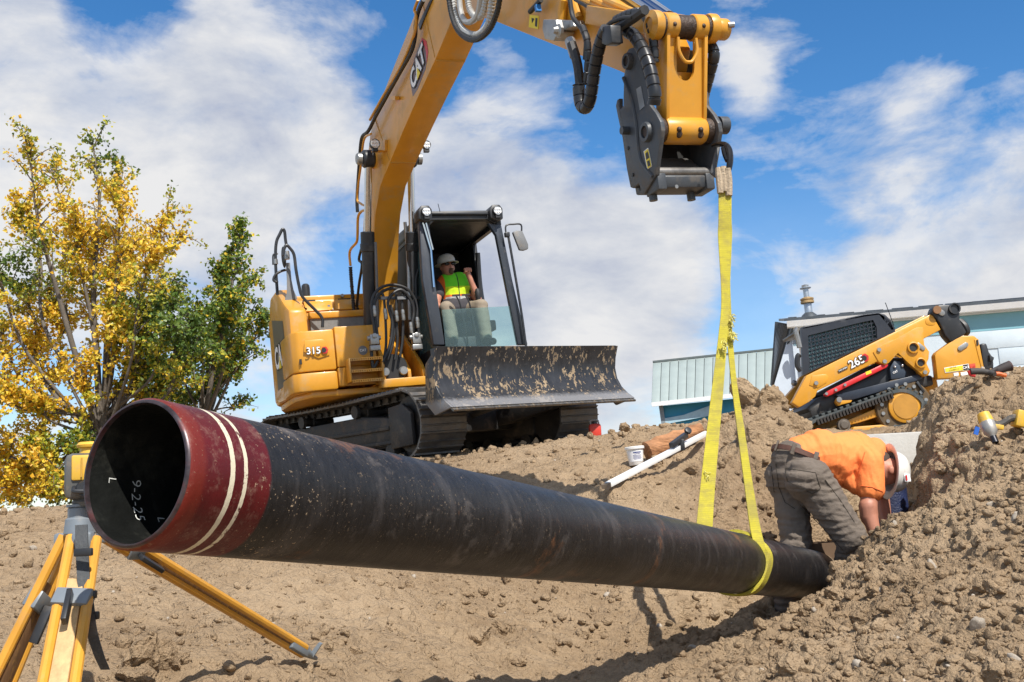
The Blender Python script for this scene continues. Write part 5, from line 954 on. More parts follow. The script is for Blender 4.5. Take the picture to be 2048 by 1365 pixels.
# bucket, log, rod with clamp on the bank
def onb(px,py,Y): p=P(px,py,Y); return Vector((p.x,p.y,hgt(p.x,p.y)))
_Y=hit(1273,931); q=P(1273,931,_Y); bk=root('plastic_bucket',Matrix.Translation(q)@Matrix.Rotation(math.radians(-3),4,'Y'),'small white plastic bucket with printed label on the bank beside the log','bucket'); WP=mat('white_plastic',(.78,.78,.76),.4,0,.06,10,dust=.2,ds=14,dlev=.56)
MB().lathe([(0,0),(.055,0),(.058,.004),(.072,.13),(.078,.131),(.080,.15),(.076,.152),(.070,.15),(.058,.01)],(0,0,0),(0,0,1),30).build('bucket_shell',WP,bk); MB().lathe([(.0785,.133),(.082,.134),(.083,.152),(.079,.156),(0,.157)],(0,0,0),(0,0,1),30).build('bucket_lid',WP,bk)
lb=MB()
for r_,m_,z0_,z1_,a0,a1,nm in ((.0645,WHT,.03,.115,-1.0,1.0,'bucket_label'),):
    vs=[];n=12
    for k in range(n+1):
        a=-math.pi/2+a0+(a1-a0)*k/n
        for z_ in(z0_,z1_): rr=.057+(z_)*.112+.0025; vs.append((rr*math.cos(a),rr*math.sin(a),z_))
    MB().add(vs,[(2*k,2*k+2,2*k+3,2*k+1) for k in range(n)]).build(nm,mat('label_paper',(.82,.83,.85),.5),bk)
for z_,w_,m_ in((.105,.07,mat('navy_print',(.03,.05,.2),.5)),(.092,.05,None),(.080,.075,None),(.07,.07,None),(.06,.075,None),(.05,.06,None)):
    rr=.057+z_*.112+.0035; vs=[];n=6
    for k in range(n+1):
        a=-math.pi/2+.15+(k/n-.5)*w_/rr
        for h_ in(-.0028,.0028): vs.append((rr*math.cos(a),rr*math.sin(a),z_+h_*(1.6 if z_>.1 else .7)))
    MB().add(vs,[(2*k,2*k+2,2*k+3,2*k+1) for k in range(n)]).build('label_print',MATS['navy_print'],bk)
_a=hit(1292,925);_b=hit(1402,880); l0=P(1295,905,_a); l1=P(1402,856,_b); lg=root('wood_log',Matrix.Translation(l0),'short split reddish-brown log lying on the bank behind the white rod','log'); WD=mat('split_log',(.40,.19,.085),.8,0,.4,5,bump=.7,bs=22,stretch=(1,1,3),dust=.5,ds=4,dlev=.5,dcol=(.12,.06,.035))
d_=(l1-l0); m_=MB(); pts=[d_*t_ for t_ in np.linspace(0,1,14)]; m_.tube(pts,.09,14,rf=lambda l,t:.072+.018*math.sin(t*4+1)+.008*math.sin(t*23)); lo_=m_.mesh('log_body')
for v in lo_.vertices: v.co+=Vector((0,0,1))*.012*math.sin(v.co.x*31+v.co.z*44)+Vector((0,1,0))*.01*math.sin(v.co.x*19+v.co.z*70)
link('log_body',lo_,WD,lg)
r0=P(1216,970,hit(1216,980)-.08); r1=P(1412,867,hit(1412,880)-.05); rd=root('grade_rod',Matrix.Translation(r0),'white square grade rod lying across the bank below the bucket','rod'); dd=r1-r0
MB().bar((0,0,0),dd,.05,.036).build('rod_tube',mat('white_rod_paint',(.80,.80,.78),.4,0,.05,9,dust=.2,ds=9,dlev=.58),rd,.003); MB().bar(-dd.normalized()*.06,(0,0,0),.046,.032).build('rod_shoe',mat('muddy_shoe',(.22,.17,.12),.8),rd)
q=dd*.70; v=MB(); v.bar(q-dd.normalized()*.20+Vector((0,-.03,.045)),q+dd.normalized()*.12+Vector((0,-.03,.07)),.04,.045); v.box(q+Vector((0,-.02,.01)),(.05,.09,.09)); v.cyl(q+dd.normalized()*.14+Vector((0,-.05,.09)),q+dd.normalized()*.16+Vector((0,-.09,.10)),.03,14); v.build('rod_clamp',BLK,rd,.006)
q=P(1190,862,12.2); jc=root('fuel_can',Matrix.Translation(q+Vector((0,0,-.08))),'small red fuel can just behind the far track','can'); MB().bb((-.07,-.07,0),(.07,.07,.16)).build('can_body',mat('red_plastic',(.6,.05,.03),.45),jc,.03); MB().cyl((0,0,.16),(.0,0,.19),.025,12).build('can_cap',BLK,jc); MB().tube(spline([(-.05,0,.16),(-.04,0,.2),(.03,0,.2),(.05,0,.16)],4),.01,8).build('can_handle',mat('grey_handle',(.3,.3,.3),.5),jc)
# impact wrench on the near heap
_Y=hit(1975,885)-.04; q=P(1975,862,_Y); iw=root('impact_wrench',Matrix.Translation(q),'yellow and black cordless impact wrench lying on the right dirt heap','wrench'); kk=_Y/5.3; K=lambda a,b,Y=5.28:P(a,b,_Y+(Y-5.3)*.6)-q
lz=lambda pr:[(r_*kk,h_*kk) for r_,h_ in pr]
PYE=mat('tool_yellow',(.70,.42,.04),.5,0,.1,15,dust=.5,ds=25,dlev=.52); ALU=mat('dusty_aluminium',(.42,.40,.37),.45,.6,.2,20,dust=.4,ds=20,dlev=.52)
a0=K(1966,828,5.36); a1=K(1985,872,5.26); MB().lathe(lz([(0,0),(.03,.0),(.034,.02),(.035,.05)]),a0,a1-a0,18).build('motor_housing',PYE,iw); dv=(a1-a0).normalized(); MB().lathe(lz([(.036,.05),(.038,.07),(.034,.105),(.020,.125),(.018,.13)]),a0,dv,18).build('gear_case',ALU,iw); MB().lathe(lz([(.017,.125),(.0175,.165),(.013,.167),(.013,.14)]),a0,dv,16).build('socket',mat('black_socket',(.03,.03,.035),.35,.7),iw)
g0=K(1985,852,5.3); g1=K(2035,835,5.3); v=MB(); v.tube(spline([g0,K(2003,848,5.3),K(2020,838,5.3),g1],5),.02,10,rf=lambda l,t:kk*(.023-.006*math.sin(t*3))); v.build('grip',mat('grip_rubber',(.06,.055,.05),.7,0,.2,30,dust=.5,ds=25,dlev=.52),iw); MB().bar(K(1988,853,5.28),K(2006,856,5.28),.03*kk,.024*kk).build('trigger_guard',PYE,iw,.006)
v=MB(); v.box(K(2038,838,5.3),(.05*kk,.07*kk,.085*kk),Matrix.Rotation(.3,3,'Y')); v.build('battery_foot',PYE,iw,.01); MB().box(K(2056,838,5.3),(.055*kk,.075*kk,.09*kk),Matrix.Rotation(.3,3,'Y')).build('battery',mat('battery_black',(.03,.03,.03),.5),iw,.01); MB().box(K(1953,862,5.3),(.022*kk,.01,.04*kk),Matrix.Rotation(.35,3,'Y')).build('blue_tag',mat('blue_tag',(.02,.12,.5),.5),iw)
# tools on top of the heap
_Y6=(hit(1965,785) or 9.2)+.1; q=P(1955,744,_Y6); hm=root('hand_tool',Matrix.Translation(q),'black and orange rubber tool handle lying on top of the dirt heap','tool'); K=lambda a,b,Y=6.0:P(a,b,_Y6+Y-6.0)-q
MB().tube(spline([K(1940,744),K(1958,743),K(1975,745),K(1990,749,5.95)],5),.018,12,rf=lambda l,t:(_Y6/6)*(.020-.005*t)).build('rubber_grip',mat('dusty_black_rubber',(.05,.045,.042),.7,0,.2,20),hm); MB().tube([K(1982,748),K(1998,748),K(2012,752)],.012*_Y6/6,8).build('orange_shaft',mat('orange_plastic',(.65,.14,.03),.5),hm); MB().tube([K(1937,742),K(1941,750),K(1950,752)],.010*_Y6/6,8).build('red_guard',mat('red_guard',(.6,.03,.03),.5),hm)
q=P(2005,740,_Y6+.05); bt=root('rubber_sleeve',Matrix.Translation(q),'dark rubber sleeve with flared end on top of the dirt heap beside the tool','sleeve'); K=lambda a,b,Y=6.05:P(a,b,_Y6+Y-6.0)-q; v=MB(); v.tube(spline([K(1985,746),K(1998,740),K(2010,735),K(2020,732)],5),.03,12,rf=lambda l,t:(_Y6/6)*(.022+.008*t)); 
for k in range(3): v.cap(K(1990,744)+Vector((0,-.01*k,.01*k)),K(1978,748)+Vector((-.01*k,-.02*k,.0)),.018,.014,8)
link('sleeve_body',blobmesh(v,.007,2),mat('dark_glove',(.04,.032,.032),.75,0,.3,20),bt); MB().lathe([(.020*_Y6/6,.0),(.030*_Y6/6,.0),(.031*_Y6/6,.012),(.026*_Y6/6,.014)],K(2018,733),K(2030,729)-K(2018,733),16).build('cuff',mat('glove_cuff',(.07,.04,.04),.7),bt)
# concrete block under the loader
q=P(1795,935,9.2); cb=root('concrete_block',Matrix.Translation((q.x,9.5,-.3)),'pale grey concrete block below the compact loader','block'); ct=P(1795,866,9.2).z+.3
MB().bb((-.6,-.3,0),(.55,.3,ct)).build('block_body',mat('pale_concrete',(.50,.49,.46),.85,0,.12,5,bump=.25,bs=40),cb,.015); MB().bb((-.3,-.305,ct-.2),(-.28,-.3,ct-.02)).build('form_mark',mat('form_line',(.36,.35,.33),.9),cb)
# ------------------------------------------------------------------ compact track loader (traced in its side plane)
S=Fr(P(1720,800,15.2),0,14.5)
sk=root('compact_track_loader',S.M,'yellow compact track loader standing tilted behind the spoil heap','loader')
ZS=lambda x,y:(1480+x*.27734,560+y*.27734)
def s_(x,y,d=0.): return S.y(*ZS(x,y),d)
def sp_(pts,d,th,nm,m,bv=.0,par=None): return MB().prism([s_(x,y,d) for x,y in pts],(0,th,0)).build(nm,m,par or sk,bv)
ARM=[(375,885),(480,690),(525,668),(1375,248),(1395,262),(1450,360),(1325,425),(1330,470),(1366,520),(1362,570),(1347,600),(1372,660),(1360,690),(1330,698),(1300,680),(1285,650),(1250,625),(1215,600),(1190,550),(1140,528),(1105,540),(1085,565),(1072,600),(1045,615),(1015,605),(990,590),(560,800),(545,840),(500,880),(430,920)]
arm=sp_(ARM,0,.14,'lift_arm',YEL2,.014)
MB().prism([s_(x-45,y+8,1.5) for x,y in ARM],(0,.14,0)).build('lift_arm',YEL2,sk,.014)
def slot(p0,p1,r):
    p0=Vector(p0);p1=Vector(p1);d=(p1-p0).normalized();n=Vector((-d.y,d.x));o=[]
    for k in range(9): a=math.pi/2+k*math.pi/8; o.append(p0+d*math.cos(a)*r+n*math.sin(a)*r)
    for k in range(9): a=-math.pi/2+k*math.pi/8; o.append(p1+d*math.cos(a)*r+n*math.sin(a)*r)
    return [(p.x,p.y) for p in o]
for a,b,r in (((1005,500),(1100,452),17),((1215,395),(1265,370),17),((1365,300),(1385,302),28)): sp_(slot(a,b,r),-.006,.012,'pressed_slot',YEL2,.003,arm)
sp_([(520,690),(620,680),(640,700),(625,740),(565,780),(500,760)],-.010,.012,'arm_gusset',YEL2,.004,arm); sp_([(960,520),(1270,345),(1320,340),(1325,425),(1330,470),(1366,520),(1345,600),(1372,660),(1330,698),(1215,600),(1140,528),(1072,600),(1045,615),(1000,590)],-.014,.016,'pivot_plate',YEL2,.005,arm)
for x,y,r in((1248,490,.085),(1302,600,.075)): q=s_(x,y,-.02); link('pivot_pin',MB().lathe([(r,.0),(r,-.03),(r*.8,-.035),(r*.72,-.02),(r*.7,.03),(0,.03)],q,(0,1,0),20).mesh('pivot_pin'),YEL2,arm); link('pin_hole',MB().cyl(q+Vector((0,-.005,0)),q+Vector((0,.02,0)),r*.66,16).mesh('pin_hole'),BLKP,arm)
for a,b,par in (((1288,468),(1322,495),arm),): sp_(slot(a,b,15),-.03,.02,'retainer',STL,.004,par)
for x,y in((1042,590),(1333,668),(1002,505),(548,745)): q=s_(x,y,-.02); link('bolt',MB().cyl(q,q+Vector((0,-.02,0)),.03,10).mesh('bolt'),STL,arm)
sp_([(608,828),(640,798),(1048,598),(1072,612),(1060,632),(660,830),(635,842)],.0,.10,'red_arm_brace',mat('red_paint',(.55,.018,.022),.4,0,.1),.012)
sp_([(905,665),(945,650),(950,672),(910,688)],-.004,.003,'brace_label',YELP)
for x,y in((622,822),(690,795),(755,758)): q=s_(x,y,-.01); MB().cyl(q,q+Vector((0,-.02,0)),.022,8).build('brace_pin',STL,sk)
KN=[(1380,240),(1395,195),(1440,180),(1500,177),(1560,188),(1590,240),(1588,290),(1640,380),(1600,410),(1560,430),(1525,452),(1480,400),(1440,310)]
kn=sp_(KN,-.03,.2,'arm_knuckle',BLK,.03)
q=s_(1545,208,-.04); link('knuckle_bore',MB().lathe([(.085,0),(.085,-.03),(.065,-.03),(.06,.02)],q,(0,1,0),18).mesh('knuckle_bore'),BLK,kn); sp_(slot((1418,215),(1460,240),20),-.05,.02,'retainer',STL,.004,kn); q=s_(1418,218,-.06); link('pivot_pin',MB().cyl(q,q+Vector((0,-.03,0)),.06,16).mesh('pivot_pin'),mat('rusty_pin',(.25,.13,.06),.6,.3),kn)
for k in range(3): MB().tube(spline([s_(1580+k*8,290,.1),s_(1620+k*6,330,.05),s_(1638+k*4,375,.05),s_(1625,400,.1)],5),.03,8).build('arm_hose',RUB,sk)
tw=sp_([(1405,545),(1420,520),(1560,420),(1600,402),(1690,402),(1715,425),(1758,640),(1762,700),(1425,715)],-.02,.16,'rear_tower',YEL2,.02)
sp_(slot((1590,495),(1630,468),18),-.04,.02,'retainer',STL,.004,tw); sp_([(1690,430),(1718,425),(1760,640),(1745,650)],-.03,.02,'tower_edge',YEL2,.004,tw); sp_([(1705,435),(1718,432),(1722,470),(1708,474)],-.04,.012,'tower_slot',BLKP,.0,tw)
# rear sticker
sp_([(1472,635),(1648,605),(1656,650),(1480,672)],-.028,.004,'sticker',WHT,0,tw); sp_([(1478,639),(1606,617),(1612,652),(1484,666)],-.033,.004,'sticker_yellow',YELP,0,tw); sp_([(1608,615),(1646,609),(1652,646),(1614,651)],-.033,.004,'sticker_black',BLKP,0,tw); sp_([(1655,608),(1696,602),(1700,640),(1662,646)],-.030,.004,'sticker_red',mat('orange_red_print',(.6,.09,.04),.5),0,tw)
dx=(s_(1640,610)-s_(1480,637)).normalized(); dx=Vector((dx.x,0,dx.z)).normalized(); dz=Vector((-dx.z,0,dx.x))
def stx(st,x,y,h,m,par,b=.01,d=-.04): text(st,m,par,s_(x,y,d),dx,dz,h,b)
stx('TRACTOR',1535,632,.016,BLKP,tw); stx('& EQUIPMENT CO.',1545,648,.013,BLKP,tw); stx('CAT',1630,632,.034,WHT,tw,.03); stx('SC 305',1678,626,.02,REDP,tw,.03)
sp_([(1540,672),(1575,668),(1578,690),(1545,694)],-.03,.004,'sticker_white',WHT,0,tw); sp_([(1590,668),(1640,660),(1645,684),(1596,692)],-.03,.004,'sticker_white',WHT,0,tw)
sp_([(1735,460),(1780,455),(1800,520),(1830,560),(1835,640),(1760,660)],.1,1.2,'rear_door',BLK,.03); sp_([(1800,540),(1835,560),(1830,580),(1805,590)],.05,.3,'rear_lamp',BLK,.01)
# arm number and label
dx=(s_(1375,248)-s_(525,668)).normalized(); dx=Vector((dx.x,0,dx.z)).normalized(); dz=Vector((-dx.z,0,dx.x))
stx('265',843,592,.115,BLKP,arm,.06,-.016); stx('265',843,592,.115,WHT,arm,.015,-.020)
ce=s_(893,566,-.015); hx=lambda k0,r:[ce+dx*(k0+r*math.cos(k*math.pi/3))+dz*r*1.1*math.sin(k*math.pi/3) for k in range(6)]
patch(hx(.02,.058),(0,-1,0),REDP,arm,'number_badge_red'); patch([p+Vector((0,-.004,0)) for p in hx(.005,.04)],(0,-1,0),BLKP,arm,'number_badge_black')
c_=s_(742,645,-.012); patch([c_-dx*.075-dz*.02,c_+dx*.075-dz*.02,c_+dx*.075+dz*.02,c_-dx*.075+dz*.02],(0,-1,0),BLKP,arm,'name_plate'); stx('TWO SPEED',742,645,.018,WHT,arm,.015,-.022)
# cab with mesh window
CAB=[(452,690),(440,440),(438,350),(470,340),(620,310),(900,252),(1000,240),(1045,255),(1085,295),(1115,345),(1120,375),(990,430),(600,620)]
DB=mat('loader_cab_black',(.018,.022,.032),.4,0,.2,5,dust=.2,ds=6,dlev=.58,dcol=(.12,.12,.12))
def frame_poly(outer,inner,d,th,nm,m,par):
    n=len(outer); vo=[s_(x,y,d) for x,y in outer]; vi=[s_(x,y,d) for x,y in inner]; e=Vector((0,th,0)); v=vo+vi+[p+e for p in vo]+[p+e for p in vi]; f=[]
    for i in range(n): j=(i+1)%n; f+=[(i,j,n+j,n+i),(2*n+i,3*n+i,3*n+j,2*n+j),(i,2*n+i,2*n+j,j),(n+i,n+j,3*n+j,3*n+i)]
    return link(nm,MB().add(v,f).mesh(nm),m,par or sk)
cab2=MB().prism([s_(x,y,1.35) for x,y in CAB],(0,.05,0)).build('loader_cab',DB,sk)
OUT=[(452,690),(440,345),(620,310),(900,250),(1000,238),(1085,295),(1120,375),(990,430),(600,620)]; INN=[(500,655),(492,402),(640,365),(880,305),(960,290),(985,340),(990,420),(940,450),(620,600)]
frame_poly(OUT,INN,.22,.06,'cab_side',DB,cab2); frame_poly(OUT,INN,1.28,.06,'cab_side',DB,cab2)
rp=[s_(x,y,.22) for x,y in((438,345),(470,332),(620,305),(900,246),(1000,234),(1050,250),(1090,290),(1122,365),(1090,372),(1000,262),(900,275),(450,365))]; link('cab_roof',MB().prism(rp,(0,1.15,0)).mesh('cab_roof',.02),DB,cab2)
sp_([(632,310),(720,288),(738,300),(735,318),(640,335)],.24,.5,'roof_hatch',DB,.01,cab2)
bars=MB()
def inpoly(x,y,poly):
    c=False;n=len(poly)
    for i in range(n):
        x1,y1=poly[i];x2,y2=poly[i-1]
        if (y1>y)!=(y2>y) and x<(x2-x1)*(y-y1)/(y2-y1)+x1: c=not c
    return c
def bars_dir(p0,d,step,perp,n,r):
    for k in range(-n,n):
        b0=(p0[0]+perp[0]*step*k,p0[1]+perp[1]*step*k); seg=None
        for t_ in range(-900,900,6):
            q=(b0[0]+d[0]*t_,b0[1]+d[1]*t_); ins=inpoly(q[0],q[1],INN)
            if ins and seg is None: seg=q
            if (not ins) and seg is not None:
                bars.bar(s_(*seg,.245),s_(*q,.245),r,r); seg=None
bars_dir((740,480),(.97,-.24),28,(.1,.99),14,.014); bars_dir((740,480),(.12,.99),28,(.99,-.1),14,.014)
link('window_mesh',bars.mesh('window_mesh',merge=False),DB,cab2)
sp_(INN,.34,.008,'side_glass',glass('loader_glass',(.40,.55,.58),.4),0,cab2)
sp_([(590,560),(700,500),(730,560),(600,620)],.7,.3,'seat',mat('seat_teal',(.06,.26,.24),.6),.02,cab2)  # plain teal seat
for pts in (((415,350),(405,380),(420,440),(430,490)),((430,540),(415,560),(415,620),(440,660))): link('cab_pipe',MB().tube(spline([s_(x,y,.1) for x,y in pts],5),.04,8).mesh('cab_pipe'),STL if pts[0][1]<400 else BLK,cab2)
MB().cyl(s_(1048,165,.5),s_(1110,330,.5),.006,6).build('aerial',BLK,sk)
# body, undercarriage
sp_([(470,930),(560,850),(700,800),(1040,640),(1080,560),(1200,560),(1290,680),(1390,690),(1400,760),(1150,800),(900,850),(560,990)],.16,1.2,'body_shell',BLK,.03)
sp_([(540,830),(980,600),(1060,600),(1100,640),(640,850)],.3,.5,'inner_panel',BLK,.01); sp_([(690,830),(1290,680),(1320,715),(850,855),(760,880)],.05,.1,'side_bar',mat('navy_black',(.02,.028,.045),.4),.01)
sp_([(1080,640),(1110,580),(1160,590),(1200,660),(1190,710),(1090,720)],.06,.12,'side_cover',mat('navy_cover',(.03,.045,.07),.4),.02); stx('CAT',1120,665,.028,WHT,sk,.02,.045)
for x,y in((1115,628),(1170,620)): q=s_(x,y,.055); MB().sph(q,.025,8,6).build('cover_bolt',CHR,sk)
sp_([(510,1005),(700,905),(820,870),(1130,785),(1300,700),(1420,700),(1440,800),(1340,900),(1320,1090),(900,1120),(560,1180),(500,1100)],.5,.7,'chassis',YEL2,.03)
sp_([(705,850),(730,855),(735,870),(810,868),(800,885),(735,900),(710,910),(690,880)],.02,.1,'frame_lug',YEL2,.008); q=s_(714,865,.01); MB().cyl(q,q+Vector((0,-.02,0)),.04,12).build('lug_bolt',STL,sk)
sp_([(1270,740),(1285,730),(1335,805),(1325,815)],.02,.05,'tie_bar',BLK,.004)
TP=[(470,1090),(520,1012),(700,945),(1050,818),(1100,797),(1160,786),(1220,795),(1275,822),(1328,872),(1330,930),(1290,1010),(1220,1060),(1100,1080),(850,1130),(600,1190),(500,1170)]
path=spline([s_(x,y,.0) for x,y in TP],8,True); bm=MB(); n=len(path); TW=.40; vs=[]
cen=sum(path,Vector())/n
for i in range(n):
    t_=(path[(i+1)%n]-path[i-1]).normalized(); nn=Vector((t_.z,0,-t_.x)); 
    if nn.dot(path[i]-cen)<0: nn=-nn
    vs+=[path[i],path[i]+Vector((0,TW,0)),path[i]+Vector((0,TW,0))-nn*.05,path[i]-nn*.05]
belt=bm.add(vs,[(4*i+k,4*i+(k+1)%4,4*((i+1)%n)+(k+1)%4,4*((i+1)%n)+k) for i in range(n) for k in range(4)]).build('rubber_track',mat('track_rubber',(.05,.062,.065),.7,0,.2,6,dust=.4,ds=8,dlev=.5,dcol=(.18,.16,.14)),sk,ang=50)
le=0; lug=MB().bb((-.026,0,-.0),(.026,TW,.035)); LUG=lug.mesh('track_lug',.004); LUG.materials.append(belt.data.materials[0]); acc=0
for i in range(n):
    a=path[i]; b=path[(i+1)%n]; d=(b-a).length; pos=.0
    while acc<d:
        q=a.lerp(b,acc/d); t_=(b-a).normalized(); nn=Vector((t_.z,0,-t_.x)); 
        if nn.dot(q-cen)<0: nn=-nn
        o=bpy.data.objects.new('track_lug',LUG); COL.objects.link(o); o.parent=belt; xa=Vector((0,1,0)).cross(nn); o.matrix_local=Matrix(((xa.x,0,nn.x,q.x),(xa.y,1,nn.y,q.y),(xa.z,0,nn.z,q.z),(0,0,0,1))); acc+=.095
    acc-=d
lug2=MB()
for k in range(24):
    q=s_(560+k*23,1028-k*8.2,.03); lug2.box(q,(.03,.1,.08))
tag(lug2.build('drive_lugs',mat('lug_dark',(.03,.025,.022),.8),sk),None,kind='stuff')
q=s_(1185,915,.06); sprk=MB().lathe([(.0,0),(.40,0),(.42,.02),(.42,.18),(0,.18)],q,(0,1,0),30).build('drive_sprocket',mat('sprocket_brown',(.10,.065,.03),.7,0,.3,8),sk)  # dark brown sprocket disc behind the yellow hub
link('sprocket_hub',MB().lathe([(0,-.05),(.15,-.05),(.19,-.045),(.235,-.03),(.24,.0),(.24,.03)],q,(0,1,0),28).mesh('sprocket_hub'),YEL2,sprk); link('hub_ring',MB().lathe([(.165,-.055),(.18,-.055),(.18,-.045),(.165,-.045)],q,(0,1,0),28).mesh('hub_ring'),mat('hub_line',(.45,.22,.03),.5),sprk)
text('CAT',mat('hub_line',(.45,.22,.03),.5),sprk,q+Vector((0,-.052,0)),(1,0,.1),(-.1,0,1),.045,.01)
for k in range(16): a=k*math.pi/8; p=q+Vector((.33*math.cos(a),-.0,.33*math.sin(a))); link('sprocket_bolt',MB().cyl(p,p+Vector((0,-.02,0)),.028,8).mesh('sprocket_bolt'),STL,sprk)
sp_([(650,1065),(1080,885),(1100,905),(1085,960),(860,1030),(740,1060),(665,1080)],.10,.12,'track_frame',YEL2,.015); sp_([(820,1060),(1020,1045),(1080,1058),(1245,1045),(1240,1075),(1150,1090),(860,1118),(800,1100)],.02,.2,'track_frame',YEL2,.015); sp_([(1085,940),(1100,950),(1060,1040),(1040,1050)],.06,.12,'frame_web',YEL2,.01)
q=s_(748,1048,.0); MB().lathe([(0,-.05),(.05,-.05),(.07,-.03),(.09,-.03),(.09,.05)],q,(0,1,0),14).build('idler_axle',mat('rusty_axle',(.12,.10,.08),.6,.3),sk)
sp_([(330,845),(400,765),(415,790),(400,860),(380,890)],1.4,.2,'front_coupler',YEL2,.02); q=s_(390,745,1.3); MB().sph(q,.05,10,8).build('front_lamp',STL,sk); sp_([(500,930),(580,880),(620,960),(520,1000)],.15,.6,'front_mechanism',DRK,.03)
# ------------------------------------------------------------------ buildings
B=Fr(P(1583,770,23.5),-12,0)
bld=root('workshop_building',B.M,'long pale blue workshop building with dark metal roof behind the loader','building')
WBL=mat('upper_wall_teal',(.20,.42,.50),.8,0,.06,2,bump=.1,bs=20); WWH=mat('whitewashed_block',(.54,.62,.68),.85,0,.06,3,bump=.15,bs=30); ROOF=mat('dark_metal_roof',(.075,.085,.095),.45,.3,.2,4); WTR=mat('white_trim',(.75,.76,.76),.5,0,.05)
def by(px,py,y=0.): return B.y(px,py,y)
e0=by(1583,657); e1=by(2048,612); ZE=e0.z; slope=(e1.z-e0.z)/(e1.x-e0.x); XE=16.
ZB=-2.0; XL=e0.x
split=by(2000,660).z
wall=MB().bb((XL,0,split),(XE,.25,ZE+.05)).build('upper_wall',WBL,bld)  # strip above the split is a darker teal than the lower wall
# block courses in the white lower wall
lw=MB().bb((XL,.02,ZB),(XE,.27,split)).build('lower_wall',WWH,bld)
BW_,BH_=1.22,.40; bmsh=MB().bb((.006,0,.006),(BW_-.006,.02,BH_-.006)).mesh('wall_block',.004); bmsh.materials.append(WWH); zz=split-BH_; r=0
while zz>ZB+.8:
    xx=XL+.0-(0 if r%2 else BW_/2)*0
    while xx<XE-BW_:
        if xx>3.2: o=bpy.data.objects.new('wall_block',bmsh); COL.objects.link(o); o.parent=lw; o.location=(xx+(BW_/2 if r%2 else 0),0.0,zz)
        xx+=BW_
    zz-=BH_; r+=1
# gable end wall (in shade) and corrugated overhang
g0=B.x(1583,660,XL); GD=6.5; MB().prism([(XL-.01,.0,ZB),(XL-.01,.0,ZE+.05),(XL-.01,2.6,ZE+.5),(XL-.01,2.6,ZB)],(.2,0,0)).build('gable_wall',mat('gable_white',(.55,.62,.70),.8,0,.05),bld)
MB().prism([by(x,y,.12) for x,y in((1583,652),(1606,662),(1606,860),(1545,860),(1547,775))],(0,.1,0)).build('gable_face',MATS['gable_white'],bld)
p_=[by(1583,651),by(1551,770),by(1553,645)]
hip=root('x',B.M,'','') if False else None
A_=by(1584,650,-.12); B2=by(1549,772,.9); C_=by(1546,770,2.6); D_=by(1554,644,2.6)
v=MB(); v.add([A_,B2,C_,D_],[(0,1,2,3)]); v.add([p+Vector((-.03,0,0)) for p in (A_,B2,C_,D_)],[(3,2,1,0)]); ov=v.build('gable_cladding',ROOF,bld); 
for k in range(9):
    t_=(k+.5)/9; link('cladding_rib',MB().tube([A_.lerp(D_,t_)+Vector((-.04,-.02,0)),B2.lerp(C_,t_)+Vector((-.04,-.02,0))],.035,6).mesh('cladding_rib'),ROOF,ov)
MB().bar(A_+Vector((.02,-.05,0)),B2+Vector((.02,-.05,0)),.05,.06).build('rake_trim',ROOF,bld)
# roof plane, gutter and fascia
rf=MB(); rf.prism([(XL-.15,-.22,ZE+.14),(XL-.15,2.6,ZE+.60),(XL-.15,2.6,ZE+.66),(XL-.15,-.22,ZE+.20)],(XE-XL+.3,0,0)); roof=rf.build('roof',ROOF,bld); 
for k in range(26): x=XL+.1+k*.62; link('roof_seam',MB().bar((x,-.22,ZE+.205),(x,2.6,ZE+.665),.04,.03).mesh('roof_seam'),ROOF,roof)
gt=MB(); gt.prism([(XL-.1,-.15,ZE-.02),(XL-.1,-.23,ZE+.0),(XL-.1,-.27,ZE+.13),(XL-.1,-.25,ZE+.13),(XL-.1,-.15,ZE+.02)],(XE-XL,0,0)); gt.build('gutter',WTR,bld); MB().bb((XL-.1,-.15,ZE-.0),(XE,-.12,ZE+.12)).build('fascia',WTR,bld)
MB().bb((XL,-.12,ZE-.04),(XE,0.0,ZE-.02)).build('soffit',WTR,bld)
q=by(1594,665,-.2); MB().tube(spline([q+Vector((.05,-.1,.0)),q+Vector((.06,-.05,-.3)),q+Vector((.08,.12,-.6)),q+Vector((.08,.12,-2.2))],4),.06,8).build('downspout',WTR,bld)
c0=by(1619,636,.8); fl=MB().lathe([(.26,-.1),(.17,.06),(.10,.12)],c0,(0,0,1),18).build('vent_flashing',ROOF,bld); HP=(c0.z-by(1609,570,.8).z)*-1
vp=MB().lathe([(.09,.0),(.09,HP*.42),(.085,HP*.44)],c0,(-.04,0,1),18).build('vent_pipe',mat('galvanised_vent',(.42,.46,.50),.35,.7,.1,8),bld); link('vent_collar',MB().lathe([(.09,HP*.43),(.155,HP*.44),(.155,HP*.50),(.13,HP*.52),(.155,HP*.54),(.155,HP*.58),(.08,HP*.62)],c0,(-.04,0,1),18).mesh('vent_collar'),mat('rusty_collar',(.40,.27,.13),.6,.3,.2,12),vp); link('vent_top',MB().lathe([(.065,HP*.6),(.065,HP*.88),(.13,HP*.885),(.13,HP*.91),(.075,HP*.93),(.085,HP*.98),(0,HP*1.02)],c0,(-.04,0,1),18).mesh('vent_top'),MATS['galvanised_vent'],vp)
q=B.x(1560,762,XL-.04); MB().box(q,(.06,.25,.12)).build('wall_vent',mat('red_brown_vent',(.15,.04,.03),.6),bld)
